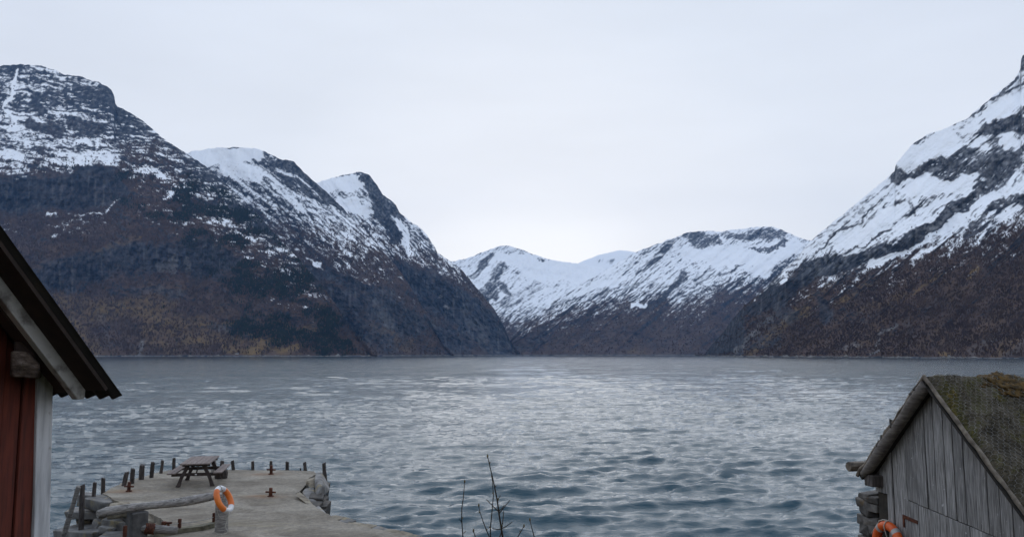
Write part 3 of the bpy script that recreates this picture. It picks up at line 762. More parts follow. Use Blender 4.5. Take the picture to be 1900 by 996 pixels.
# ------------------------------------------------------------------ shore ground under the camera, with an unseen hill added behind
PZ = 1.75                                   # pier deck height
def shore_ground():
    gx = np.concatenate([np.linspace(-900, -40, 16)[:-1], np.linspace(-40, 40, 81), np.linspace(40, 900, 16)[1:]])
    gy = np.concatenate([-np.geomspace(900, 6, 40), np.linspace(-5, 19, 60)])
    GX, GY = np.meshgrid(gx, gy)
    z = np.interp(GY, [-900, -300, -60, -12, 0, 4, 8, 12, 14.5, 17, 18.5, 19], [300, 90, 16, 4.9, 4.35, 4.1, 3.0, 1.9, 1.0, -0.2, -1.2, -2.0])  # unseen rise behind the camera, added to block sky and darken the foreground
    z += fbm(GX / 3.0, GY / 3.0, 4, 91) * 0.12 + fbm(GX / 60, GY / 60, 4, 92) * np.clip(-GY / 20, 0, 18)
    # the pier root: land level with the deck to the left
    lm = sstep(-2.6, -4.2, GX) * sstep(-34, -16, GX)
    z = np.where(GY > 9, z * (1 - lm) + np.minimum(z, PZ - 0.25) * lm, z)
    tag(np_mesh('ground', np.stack([GX, GY, z], -1), grid_faces(*GX.shape), M['ground']), 'grassy shore slope with an unseen hill added behind to shade the foreground', 'ground', kind='structure')
shore_ground()

# ------------------------------------------------------------------ stone pier
def hull(pts, name, mat, parent=None, jit=0.0, bev=0.0):
    bm = bmesh.new()
    for p in pts:
        bm.verts.new([c + (R_.random() - .5) * jit for c in p])
    r = bmesh.ops.convex_hull(bm, input=bm.verts[:])
    dead = [g for g in r['geom_interior'] if isinstance(g, bmesh.types.BMVert)] + [g for g in r['geom_unused'] if isinstance(g, bmesh.types.BMVert)]
    if dead: bmesh.ops.delete(bm, geom=list(set(dead)), context='VERTS')
    loose = [v_ for v_ in bm.verts if not v_.link_faces]
    if loose: bmesh.ops.delete(bm, geom=loose, context='VERTS')
    if bev: bmesh.ops.bevel(bm, geom=bm.edges[:], offset=bev, segments=1, affect='EDGES', clamp_overlap=True)
    me = bpy.data.meshes.new(name); bm.to_mesh(me); bm.free()
    return link(name, me, mat, parent)

def block(c, size, rotz=0.0, tilt=(0, 0), name='stone', mat=None, parent=None, rough=0.22, bev=0.018, n=10):
    """an irregular broken stone about c (centre), size (sx,sy,sz)"""
    mt = Matrix.Rotation(rotz, 3, 'Z') @ Matrix.Rotation(tilt[0], 3, 'X') @ Matrix.Rotation(tilt[1], 3, 'Y')
    pts = []
    for sx in (-1, 1):
        for sy in (-1, 1):
            for sz in (-1, 1):
                q = [s_ * (1 - rough * R_.random()) * d / 2 for s_, d in zip((sx, sy, sz), size)]
                pts.append(q)
    for _ in range(n):
        q = [(R_.random() * 2 - 1) for _ in range(3)]
        ax = R_.randrange(3); q[ax] = math.copysign(1.0, q[ax])
        pts.append([q[i] * size[i] / 2 * (0.97 if i != ax else 1.0) * (1 - 0.1 * R_.random()) for i in range(3)])
    pts = [Vector(c) + mt @ Vector(p) for p in pts]
    return hull(pts, name, mat or M['stone'], parent, 0, bev)

pier = empty('pier', (-8.0, 24.0, 0.0))
tag(pier, 'stone and concrete pier with a grey deck reaching into the fjord', 'pier', kind='structure')
# deck outline in photograph pixels, laid on the deck plane
OUT = [(190, 915), (206, 905), (230, 894), (262, 884), (300, 875), (330, 870), (380, 871), (440, 871), (500, 872), (560, 873), (583, 874), (587, 878), (575, 884), (569, 892), (566, 902), (556, 910), (549, 916),
       (556, 921), (566, 928), (580, 937), (590, 945), (604, 952), (622, 961), (650, 970), (690, 979), (728, 987), (765, 996), (820, 1012)]
OUT3 = [onZ(x_, y_, PZ) for x_, y_ in OUT] + [np.array([-1.2, 15.5, PZ]), np.array([-3.0, 11.0, PZ]), np.array([-6.8, 11.0, PZ])]
LEFT = [(150, 1030), (330, 990), (316, 976), (300, 965), (275, 951), (255, 944), (236, 936), (212, 926)]
OUT3 += [onZ(250, 1016, PZ), onZ(262, 1004, PZ), onZ(300, 995, PZ), onZ(338, 989, PZ)] + [onZ(x_, y_, PZ) for x_, y_ in LEFT[2:]]
def deck():
    # subdivide the outline and fill the deck as a fine grid clipped to it
    poly = []
    n = len(OUT3)
    for i in range(n):
        a, b = OUT3[i], OUT3[(i + 1) % n]
        k = max(1, int(np.linalg.norm(b - a) / 0.18))
        for j in range(k):
            p = a + (b - a) * j / k
            poly.append((p[0] + (R_.random() - .5) * 0.05, p[1] + (R_.random() - .5) * 0.08, PZ))
    bm = bmesh.new()
    vs_ = [bm.verts.new(p) for p in poly]
    f = bm.faces.new(vs_)
    if f.normal.z < 0: f.normal_flip()
    ext = bmesh.ops.extrude_face_region(bm, geom=[f])
    for g in ext['geom']:
        if isinstance(g, bmesh.types.BMVert): g.co.z -= 0.28
    bmesh.ops.recalc_face_normals(bm, faces=bm.faces[:])
    top = [q for q in bm.faces if len(q.verts) > 10]
    bmesh.ops.triangulate(bm, faces=top)
    # cut the deck so the surface can undulate
    for ax, lo, hi, stp in ((0, -14, 0, 0.35), (1, 11, 31, 0.35)):
        q = lo
        while q < hi:
            co = [0, 0, 0]; no = [0, 0, 0]; co[ax] = q; no[ax] = 1
            bmesh.ops.bisect_plane(bm, geom=bm.verts[:] + bm.edges[:] + bm.faces[:], plane_co=co, plane_no=no)
            q += stp
    co = np.array([v_.co[:] for v_ in bm.verts])
    dz = fbm(co[:, 0] / 2.2, co[:, 1] / 2.2, 3, 60) * 0.05
    for v_, d in zip(bm.verts, dz): v_.co.z += d
    me = bpy.data.meshes.new('deck'); bm.to_mesh(me); bm.free()
    co = np.array([v_.co[:] for v_ in me.vertices])
    st = np.zeros(len(co))
    for bx_, by_ in ((503, 879), (502, 921), (239, 911)):
        p = onZ(bx_, by_, PZ)
        dx = (co[:, 0] - p[0] + 0.22) / 0.55; dy = (co[:, 1] - p[1] + 0.02) / 0.28
        st = np.maximum(st, np.exp(-(dx ** 2 + dy ** 2)))
    a = me.attributes.new('stain', 'FLOAT', 'POINT')
    a.data.foreach_set('value', st.astype(np.float32))
    return link('deck', me, M['concrete'], pier)
deck()
# core under the deck (dry stone, dark in the joints)
core = MB()
cp = [onZ(x_, y_, PZ) for x_, y_ in [(200, 917), (240, 896), (300, 880), (340, 875), (560, 878), (560, 895), (540, 918), (575, 945), (620, 968), (700, 990), (790, 1010)]]
cp = cp + [np.array([-2.0, 15.0, PZ]), np.array([-3.2, 11.5, PZ]), np.array([-6.6, 11.5, PZ]), onZ(300, 1001, PZ), onZ(344, 990, PZ), onZ(300, 961, PZ), onZ(255, 940, PZ)]
nb = len(cp)
core.add([(p[0], p[1], -1.2) for p in cp] + [(p[0], p[1], PZ - 0.10) for p in cp], [tuple(range(nb))[::-1], tuple(range(nb, 2 * nb))] + [(i, (i + 1) % nb, nb + (i + 1) % nb, nb + i) for i in range(nb)])
core.build('rubble_core', M['dark_stone'], pier)

def pxblock(px, py, w_px, h_px, depth, z_top, mat, rotz=0.0, tilt=(0, 0), rough=0.2, thick=None):
    """stone whose upper face is centred at that pixel, at height z_top"""
    p = onZ(px, py, z_top)
    s = p[1] / F
    th = thick if thick else h_px * s
    return block((p[0], p[1], z_top - th / 2), (w_px * s, depth, th), rotz, tilt, 'stone', mat, pier, rough)
S = M['stone']; T = M['tan_stone']; DK = M['dark_stone']
# the tumbled left corner, nearest stones last
pxblock(204, 921, 78, 17, 1.0, PZ - 0.02, S, -0.55, (0.04, 0.02), 0.12, 0.34)
pxblock(160, 914, 26, 14, 0.6, PZ - 0.30, S, 0.3, (0, .1), 0.2, 0.4)
pxblock(221, 936, 38, 20, 0.55, PZ + 0.06, T, 0.35, (0.25, -0.1), 0.35, 0.3)
pxblock(250, 941, 30, 14, 0.5, PZ - 0.05, T, 0.1, (0.1, 0.1), 0.3, 0.28)
pxblock(176, 944, 92, 14, 0.75, PZ - 0.42, S, 0.12, (0.02, 0.03), 0.14, 0.24)
pxblock(230, 958, 62, 22, 0.8, PZ - 0.50, S, -0.3, (0.12, 0.05), 0.2, 0.3)
pxblock(282, 957, 44, 22, 0.6, PZ - 0.06, T, -0.35, (0.1, 0.15), 0.25, 0.34)
pxblock(308, 968, 40, 20, 0.6, PZ - 0.12, T, -0.5, (0.1, 0.12), 0.25, 0.34)
pxblock(158, 958, 26, 12, 0.4, PZ - 0.66, T, 0.2, (0, 0), 0.3, 0.2)
pxblock(185, 964, 20, 14, 0.35, PZ - 0.62, S, 0.9, (0.3, 0.2), 0.3, 0.24)
pxblock(206, 974, 34, 12, 0.5, PZ - 0.70, S, -0.2, (0.05, 0.05), 0.25, 0.2)
pxblock(166, 976, 104, 24, 1.15, PZ - 0.82, S, -0.42, (0.05, -0.03), 0.12, 0.40)
pxblock(226, 990, 72, 20, 0.9, PZ - 0.78, S, 0.15, (0.03, 0.02), 0.15, 0.36)
pxblock(288, 985, 50, 18, 0.7, PZ - 0.62, DK, 0.2, (0.0, 0.1), 0.2, 0.4)
pxblock(330, 990, 44, 16, 0.6, PZ - 0.42, S, 0.0, (0.0, 0.1), 0.2, 0.4)
pxblock(130, 1003, 70, 24, 1.3, PZ - 1.25, DK, -0.2, (0.0, 0.0), 0.2, 0.5)
pxblock(190, 1012, 80, 24, 1.3, PZ - 1.2, DK, 0.3, (0.0, 0.0), 0.2, 0.5)
pxblock(270, 1015, 80, 24, 1.3, PZ - 0.9, DK, 0.1, (0.0, 0.0), 0.2, 0.5)
# face of the pier towards the water on the left (dry stone courses)
edge = [onZ(x_, y_, PZ) for x_, y_ in [(192, 913), (212, 902), (240, 891), (275, 881), (305, 874), (332, 869)]]
for a, b in zip(edge[:-1], edge[1:]):
    L_ = np.linalg.norm(b - a); nseg = max(1, int(L_ / 0.75))
    for j in range(nseg):
        for cz, hh in ((PZ - 0.52, 0.42), (PZ - 0.98, 0.46), (PZ - 1.5, 0.5)):
            p = a + (b - a) * (j + .5) / nseg
            rz = math.atan2(b[1] - a[1], b[0] - a[0])
            block((p[0] - 0.02, p[1] + 0.05, cz), (L_ / nseg * 0.97, 0.55, hh), rz, (0, 0), 'stone', S if cz > PZ - 1.2 else DK, pier, 0.15)
# broken right side: the big upright boulder, ledges and the dark wet face below
def pts_px(lst): return [onY(x_, y_, Y_) for x_, y_, Y_ in lst]
hull(pts_px([(585, 877, 27.2), (596, 875, 27.6), (603, 884, 27.4), (611, 900, 26.6), (612, 908, 26.2), (605, 916, 25.4), (592, 925, 24.7), (584, 928, 24.5), (587, 900, 25.0), (583, 888, 26.0), (597, 898, 24.8), (606, 905, 28.6), (590, 890, 28.6)]), 'stone', S, pier, 0.03, 0.03)
hull(pts_px([(568, 889, 26.6), (588, 884, 26.5), (586, 896, 25.9), (567, 896, 26.2), (570, 893, 25.7), (588, 903, 25.7), (575, 905, 25.5), (585, 885, 27.4)]), 'stone', M['tan_stone'], pier, 0.03, 0.02)
hull(pts_px([(566, 905, 25.2), (583, 903, 25.4), (588, 930, 24.2), (584, 936, 23.8), (560, 912, 24.9), (570, 926, 24.2), (580, 915, 26.5), (572, 935, 24.6)]), 'stone', S, pier, 0.02, 0.02)
hull(pts_px([(549, 914, 24.5), (557, 911, 24.7), (573, 926, 24.0), (584, 938, 23.3), (575, 938, 23.1), (560, 926, 23.8), (565, 930, 24.3), (548, 919, 24.2)]), 'stone', M['tan_stone'], pier, 0.02, 0.015)
hull(pts_px([(580, 940, 23.0), (592, 937, 23.3), (606, 950, 22.5), (603, 957, 22.1), (585, 946, 22.7), (598, 962, 22.3), (590, 960, 23.0)]), 'stone', S, pier, 0.02, 0.02)
for cx, cy, yy, sx, sz in ((600, 921, 26.3, 0.55, 0.42), (603, 936, 25.2, 0.5, 0.55), (596, 932, 24.6, 0.45, 0.5), (606, 951, 24.4, 0.42, 0.6), (600, 962, 24.0, 0.5, 0.6), (590, 950, 24.0, 0.5, .6), (608, 910, 27.6, 0.35, 0.6), (600, 925, 28.0, 0.6, 1.0)):
    p = onY(cx, cy, yy)
    block((p[0] - sx * 0.35, p[1], p[2]), (sx, 0.7, sz), 0.2 * R_.random(), (0.1, 0.1), 'stone', DK, pier, 0.25)
for i, (cx, cy) in enumerate(((616, 959), (634, 966), (652, 972), (672, 976), (694, 981), (716, 986), (738, 991), (760, 996), (785, 1002))):
    p = onZ(cx, cy, PZ - 0.10)
    block((p[0] + 0.1, p[1] + 0.05, PZ - 0.24), (0.42, 0.42, 0.34), -0.5, (0.05, 0.1), 'stone', T if i % 3 != 1 else S, pier, 0.3)
    block((p[0] + 0.2, p[1] + 0.10, PZ - 0.8), (0.6, 0.5, 0.8), -0.5, (0, 0), 'stone', DK, pier, 0.2)
# front (far) face posts sit on; hidden courses of the far face
for j in range(8):
    p = onZ(345 + j * 30, 872, PZ)
    block((p[0], p[1] + 0.12, PZ - 0.7), (0.6, 0.5, 0.9), 0, (0, 0), 'stone', DK, pier, 0.15)
# mossy kerb along the near edge
kb = MB()
kpts = [onZ(x_, y_, PZ) for x_, y_ in ((262, 1003), (300, 993), (340, 987), (372, 983), (399, 977))]
for i in range(len(kpts)):
    pass
vk = []
for i, p in enumerate(kpts):
    d = kpts[min(i + 1, 4)] - kpts[max(i - 1, 0)]; d /= np.linalg.norm(d); nrm = np.array([-d[1], d[0], 0])
    hgt = 0.10 + 0.02 * R_.random()
    for o_, z_ in ((-0.11, -0.1), (-0.09, hgt), (0.08, hgt + 0.01), (0.11, -0.1)):
        vk.append(p + nrm * o_ + np.array([0, 0, z_]))
fk = []
for i in range(4):
    for j in range(3): fk.append((i * 4 + j, i * 4 + j + 1, (i + 1) * 4 + j + 1, (i + 1) * 4 + j))
fk += [(3, 2, 1, 0), (16, 17, 18, 19)]
kb.add(vk, fk)
kb.build('kerb', M['kerb'], pier)

# ------------------------------------------------------------------ wooden posts round the pier edge
ORD = ['first', 'second', 'third', 'fourth', 'fifth', 'sixth', 'seventh', 'eighth', 'ninth', 'tenth', 'eleventh', 'twelfth', 'thirteenth', 'fourteenth', 'fifteenth', 'sixteenth']
def post(top, bot, width_px, Y, label, mat, zlow=-0.6):
    a = onY(bot[0], bot[1], Y); b = onY(top[0], top[1], Y - 0.03)
    d = b - a; d /= np.linalg.norm(d)
    low = a + d * ((zlow - a[2]) / max(d[2], .4))
    r = width_px * Y / F / 2
    mb = MB()
    n = 7
    pts = [low, a, a + (b - a) * 0.5, b - d * 0.02, b]
    mb.tube(pts, [r * 1.08, r * 1.05, r, r * 0.96, r * 0.84], n, False, True, jit=0.22)
    # split, slanted head
    k = len(mb.v)
    sl = R_.random() - .5
    for i in range(k - n, k):
        v_ = mb.v[i]; mb.v[i] = (v_[0], v_[1], v_[2] + sl * (v_[0] - b[0]) + 0.02 * (R_.random() - .5))
    o = mb.build('mooring_post', mat, loc=(low[0], low[1], low[2]))
    tag(o, label, 'post', 'wooden posts along the pier edge')
DP = M['dark_post']
left_posts = [((146, 902), (128, 961), 8.5, 20.4), ((153, 899), (152, 930), 9, 24.0), ((176, 894), (174.5, 917), 7, 24.8), ((192, 886), (191, 908), 7, 25.4), ((236, 875), (231, 894), 8, 26.6), ((247, 869), (245, 891), 8, 27.0),
              ((264, 862), (262, 887), 9, 27.8), ((284, 857), (281, 884), 7.5, 28.3), ((302, 853.5), (299, 876), 5.5, 29.2), ((323, 849), (322.5, 870), 6, 30.2)]
for i, (t_, b_, w_, Y_) in enumerate(left_posts):
    lab = 'long grey timber post leaning at the tumbled left corner of the pier' if i == 0 else \
          'dark post right beside the leaning post at the left pier corner' if i == 1 else \
          ORD[i] + ' wooden post counted from the left along the pier edge' if i < 9 else 'slim wooden post just left of the picnic table top'
    post(t_, b_, w_, Y_, lab, M['grey_log'] if i == 0 else DP)
right_posts = [((431, 854), (433, 871), 6.5, 30.2, 'short wooden post just right of the picnic table'), ((469, 855), (469, 871), 5.5, 30.2, 'short wooden post between the picnic table and the far iron bollard'),
               ((503, 855), (503, 871), 5.5, 30.3, 'wooden post directly behind the far iron bollard'), ((533, 856), (533, 872), 6.5, 30.2, 'wooden post next right of the far iron bollard'),
               ((557.5, 868), (557.5, 873), 2.6, 30.1, 'tiny broken stub of a post at the far pier edge'), ((565, 857), (566.5, 872), 6.5, 30.1, 'wooden post left of the big boulder at the pier end'),
               ((601, 858), (603, 884), 7, 29.2, 'rightmost wooden post standing behind the big boulder')]
for t_, b_, w_, Y_, lab in right_posts: post(t_, b_, w_, Y_, lab, DP)
for (x_, w_), lab in (((397, 9), 'thick grey mooring post seen under the picnic table top'), ((412.5, 7.5), 'dark mooring post close behind the picnic table leg')):
    post((x_, 854), (x_, 872), w_, 29.3, lab, M['grey_log'] if x_ < 400 else DP)
# squat timber block behind the table
q = onZ(406, 887, PZ)
mb = MB(); mb.tube([q + np.array([0, .2, -0.05]), q + np.array([0, .2, 0.16]), q + np.array([0, .2, 0.26])], [0.21, 0.22, 0.2], 10, False, True, jit=0.1)
tag(mb.build('timber_stump', DP, loc=tuple(q)), 'squat dark timber stump on the deck behind the picnic bench', 'stump')

# ------------------------------------------------------------------ iron bollards
def bollard(px, py, hpx, wpx, label):
    p = onZ(px, py, PZ); s = p[1] / F
    h = hpx * s; w = wpx * s
    root = empty('iron_bollard', tuple(p))
    tag(root, label, 'bollard', 'rusty cross shaped iron bollards')
    m1 = MB(); m1.tube([p + np.array([0, 0, -0.08]), p + np.array([0, 0, h * 0.97]), p + np.array([0, 0, h])], [0.055, 0.052, 0.045], 10); m1.build('stem', M['rust'], root)
    m2 = MB(); c = p + np.array([0, 0, h * 0.52])
    m2.tube([c + np.array([-w / 2, 0.03, 0]), c + np.array([-w / 2 + .01, 0.03, 0]), c + np.array([w / 2 - .01, -0.03, 0]), c + np.array([w / 2, -0.03, 0])], [0.02, 0.027, 0.027, 0.02], 8); m2.build('cross_bar', M['rust'], root)
    m3 = MB(); m3.tube([p + np.array([0, 0, -0.03]), p + np.array([0, 0, 0.035])], [0.10, 0.09], 12, False); m3.build('base_plate', M['rust'], root)
bollard(503, 879.5, 16, 17, 'rusty cross shaped iron bollard at the far edge of the deck')
bollard(502, 921, 16, 20, 'rusty cross shaped iron bollard in the middle of the deck')
bollard(239, 911, 17, 19, 'rusty cross shaped iron bollard at the left deck edge by the stones')

# ------------------------------------------------------------------ picnic table
def picnic_table():
    a = onZ(360, 862, PZ + 0.74); b = onZ(382.5, 846, PZ + 0.74)
    ctr = (a + b) / 2; dr = (b - a); Ln = np.linalg.norm(dr[:2]); yv = np.array([dr[0], dr[1], 0]) / Ln; xv = np.array([yv[1], -yv[0], 0]); zv = np.array([0, 0, 1.0])
    o = np.array([ctr[0], ctr[1], PZ + 0.01])
    root = empty('picnic_table', tuple(o))
    tag(root, 'weathered wooden picnic table with attached benches standing on the pier deck', 'picnic table')
    W = lambda x_, y_, z_: o + xv * x_ + yv * y_ + zv * z_
    def box(name, c, sx, sy, sz, mat, par=root, bev=0.006):
        m_ = MB(); m_.obox(W(c[0] - sx / 2, c[1] - sy / 2, c[2] - sz / 2), xv * sx, yv * sy, zv * sz); return m_.build(name, mat, par, None, bev)
    Ll = 2.0
    n = 6; wd = 0.92 / n
    for i in range(n):
        box('top_plank', ((i - (n - 1) / 2) * wd, R_.uniform(-.012, .012), 0.735 + R_.uniform(-.003, .003)), wd - 0.010, Ll, 0.042, M['table_wood'])
    for sx in (-1, 1):
        for k in (0, 1):
            box('bench_plank', (sx * (0.635 + 0.135 * k), R_.uniform(-.015, .015), 0.445), 0.126, Ll, 0.042, M['table_wood'])
    for y_ in (-0.74, 0.74):
        box('cross_beam', (0, y_ + 0.05, 0.375), 1.50, 0.05, 0.10, M['table_dark'])
        box('top_batten', (0, y_ + 0.05, 0.675), 0.86, 0.05, 0.085, M['table_dark'])
        for sx in (-1, 1):                      # curved splayed legs
            m_ = MB()
            prof = [(0.53, 0.0, 0.075), (0.50, 0.08, 0.060), (0.455, 0.22, 0.050), (0.395, 0.37, 0.060), (0.31, 0.52, 0.060), (0.275, 0.62, 0.065), (0.27, 0.71, 0.085)]
            vs_ = []
            for x_, z_, hw in prof:
                for yy in (-0.035, 0.035):
                    for ss in (-1, 1): vs_.append(W(sx * (x_ + ss * hw), y_ + yy, z_))
            fs = []
            for i in range(len(prof) - 1):
                q = i * 4
                fs += [(q, q + 1, q + 5, q + 4), (q + 3, q + 2, q + 6, q + 7), (q + 2, q, q + 4, q + 6), (q + 1, q + 3, q + 7, q + 5)]
            fs += [(0, 2, 3, 1), (24, 25, 27, 26)]
            if sx < 0: fs = [f[::-1] for f in fs]
            m_.add(vs_, fs); m_.build('leg', M['table_dark'], root, None, 0.006)
    for s_ in (-1, 1):
        m_ = MB(); m_.tube([W(0.0, s_ * 0.68, 0.38), W(0.0, s_ * 0.12, 0.70)], 0.022, 6); m_.build('brace', M['table_dark'], root)
    m_ = MB(); m_.obox(W(-0.03, -0.74 - 0.031 + 0.05, 0.36), xv * 0.06, -yv * 0.006, zv * 0.035); m_.build('name_plate', M['white_ring'], root)
picnic_table()

# ------------------------------------------------------------------ log rail on two supports, ring, stanchions
zr = PZ + 0.84
la = onZ(181, 952, zr); lb = onZ(404, 919, zr)
rail = empty('log_rail', (float(la[0]), float(la[1]), PZ))
tag(rail, 'thick grey driftwood log rail laid across two supports by the stones', 'rail')
mb = MB(); pts = []; rad = []
for i in range(15):
    t = i / 14
    p = la + (lb - la) * t + np.array([0, 0, 0.018 * math.sin(t * 7) - 0.02 * (t < .02)])
    pts.append(p); rad.append(0.092 + 0.012 * math.sin(t * 9 + 1) + 0.008 * t - (0.02 if i in (0, 14) else 0))
mb.tube(pts, rad, 14, True, True, jit=0.06); mb.build('log', M['grey_log'], rail)
sp_ = la + (lb - la) * 0.31
mb = MB(); w_ = 0.185
d_ = (lb - la) / np.linalg.norm(lb - la); d_[2] = 0; nn_ = np.array([-d_[1], d_[0], 0])
mb.obox(sp_ - d_ * w_ - nn_ * 0.15 + np.array([0, 0, -1.6]), d_ * 2 * w_, nn_ * 0.30, np.array([0, 0, 1.6 - 0.085]))
mb.build('support_block', simple('grey_support_timber', [(0.3, (0.06, 0.058, 0.057)), (0.6, (0.125, 0.12, 0.117)), (0.8, (0.2, 0.195, 0.19))], 7, 0.9, 0.6, 0.01), rail, None, 0.02)
pb = onZ(411, 985, PZ)
mb = MB(); mb.tube([pb + np.array([0, 0, -0.2]), pb, pb + np.array([0, 0, 0.05]), pb + np.array([-.01, 0, 0.45]), pb + np.array([-.02, 0.0, 0.86]), pb + np.array([-.02, 0, 0.90])], [0.165, 0.165, 0.155, 0.150, 0.143, 0.12], 14, True, True, jit=0.05)
mb.build('post', M['grey_log'], rail)

def ring(name, c, nrm, up, Rm, rt, cols, label, mats, rope=None, seg=64, squash=1.0):
    nrm = Vector(nrm).normalized(); up = Vector(up); up = (up - nrm * up.dot(nrm)).normalized(); sd_ = up.cross(nrm)
    c = Vector([float(q) for q in c])
    root = empty(name, c)
    tag(root, label, 'life ring', 'life rings')
    for part, spans in cols.items():            # spans in degrees clockwise from the top
        for a0, a1 in spans:
            mb = MB(); k = max(4, int((a1 - a0) / 6)); vs_ = []; fs = []
            for i in range(k + 1):
                a = math.radians(a0 + (a1 - a0) * i / k)
                dr = up * math.cos(a) + sd_ * math.sin(a)
                for j in range(12):
                    b = 2 * math.pi * j / 12
                    rr = rt * (mats[part][1])
                    vs_.append(c + dr * (Rm + rr * math.cos(b)) + nrm * (rr * squash * math.sin(b)))
            for i in range(k):
                for j in range(12):
                    fs.append((i * 12 + j, (i + 1) * 12 + j, (i + 1) * 12 + (j + 1) % 12, i * 12 + (j + 1) % 12))
            mb.add(vs_, fs, True)
            mb.build(part, mats[part][0], root)
    return root, nrm, up, sd_
rc = onY(415.5, 926, 18.75)
rr_, n_, u_, s_v = ring('life_ring', rc, (0.86, -0.10, 0.44), (-0.40, 0.0, 0.9), 0.272, 0.066,
    {'white_cover': [(-28, 42), (140, 222)], 'orange_cover': [(42, 140), (222, 332)]},
    'orange and white life ring hanging on the log rail post', {'white_cover': (M['white_ring'], 1.0), 'orange_cover': (M['orange'], 1.02)})
def ropes(root, mat, curves, r):
    for pts in curves:
        mb = MB(); mb.tube(pts, r, 6); mb.build('rope', mat, root)
rcv = Vector([float(q) for q in rc])
def rp(a, rad, off): a = math.radians(a); return rcv + (u_ * math.cos(a) + s_v * math.sin(a)) * rad + n_ * off
sag = [onY(x_, y_, 18.6) for x_, y_ in ((402, 938), (403, 948), (406, 956), (411, 961), (417, 962), (422, 958), (424, 948))]
loop2 = [onY(x_, y_, 18.55) for x_, y_ in ((425, 948), (424, 955), (422, 964), (418, 975), (420, 981), (423, 984), (420, 989), (412, 991), (400, 990))]
ropes(rr_, M['rope'], [sag, loop2, [rp(-4, .34, .05), rp(-2, .27, .075), rp(0, .2, .05), rp(10, .1, 0.0), rp(60, 0.06, -0.05)]], 0.009)
mb = MB(); hk = onY(412.5, 908, 18.8); mb.tube([hk, hk + np.array([0.01, 0.02, -0.1]), hk + np.array([0.0, 0.05, -0.22])], 0.014, 6); mb.build('hook', M['rust'], rr_)

def stanchion(px, ytop, ybot, label, w=0.035, arm=False):
    p = onZ(px, min(ybot, 994), PZ) if ybot < 994 else onY(px, ybot, 18.0)
    s = p[1] / F; h = (ybot - ytop) * s
    root = empty('iron_stanchion', tuple(p)); tag(root, label, 'stanchion', 'rusty iron stanchions at the near pier edge')
    mb = MB(); mb.obox(p + np.array([-w, -w, -0.15]), (2 * w, 0, 0), (0, 2 * w, 0), (0, 0, h + 0.15)); mb.build('upright', M['rust'], root, None, 0.008)
    mb = MB(); mb.tube([p + np.array([0, 0, h * .72]), p + np.array([0, -.045, h * .72])], 0.014, 8); mb.build('eye_bolt', M['rust'], root)
    if arm:
        mb = MB(); mb.obox(p + np.array([0.0, -0.03, h * 0.82]), (0.19, 0, 0.0), (0, 0.06, 0), (0, 0, 0.045)); mb.build('arm', M['rust'], root, None, 0.006)
        mb = MB(); mb.obox(p + np.array([0.09, -0.03, h * 0.4]), (0.045, 0, 0.0), (0, 0.05, 0), (0, 0, h * .42)); mb.build('lug', M['rust'], root, None, 0.006)
    return p + np.array([0, -0.04, h * 0.72])
w2 = stanchion(396.5, 952, 977, 'rusty iron stanchion right beside the life ring post')
w1 = stanchion(332.5, 963, 988, 'rusty iron stanchion in the middle of the kerb')
w0 = stanchion(303, 968, 992, 'rusty iron bracket with a side arm left of the middle stanchion', 0.045, True)
stanchion(231, 976, 1004, 'rusty iron stanchion in front of the grey support block')
mb = MB()
mb.tube([w0 + (w1 - w0) * t + np.array([0, 0, -0.05 * 4 * t * (1 - t) * .3]) for t in np.linspace(0, 1, 6)][:-1] + [w1 + (w2 - w1) * t + np.array([0, 0, -0.07 * 4 * t * (1 - t) * .5]) for t in np.linspace(0, 1, 9)], 0.008, 6)
tag(mb.build('wire_rope', M['wire'], loc=tuple(w1)), 'thin slack wire rope strung between the rusty stanchions', 'wire rope')
# short bleached log with a rusty chain wrap behind the bracket
ga = onY(262, 979, 18.35); gb = onY(330, 984, 18.6)
gl = empty('short_log', tuple(ga)); tag(gl, 'short bleached log lying by the support block, wrapped with rusty chain', 'log')
mb = MB(); mb.tube([ga + (gb - ga) * t for t in np.linspace(0, 1, 8)], [0.085, 0.095, 0.096, 0.094, 0.095, 0.092, 0.09, 0.07], 12, True, True, jit=.06); mb.build('trunk', M['grey_log'], gl)
for k in range(5):
    c0 = ga + (gb - ga) * (0.14 + 0.05 * k); mb = MB()
    dd = (gb - ga) / np.linalg.norm(gb - ga); e1 = np.array([-dd[1], dd[0], 0]); e2 = np.cross(dd, e1)
    mb.tube([c0 + (e1 * math.cos(a) + e2 * math.sin(a)) * 0.108 + dd * 0.012 * math.sin(3 * a) for a in np.linspace(0, 2 * math.pi, 17)], 0.019, 6, caps=False); mb.build('chain_turn', M['rust'], gl)

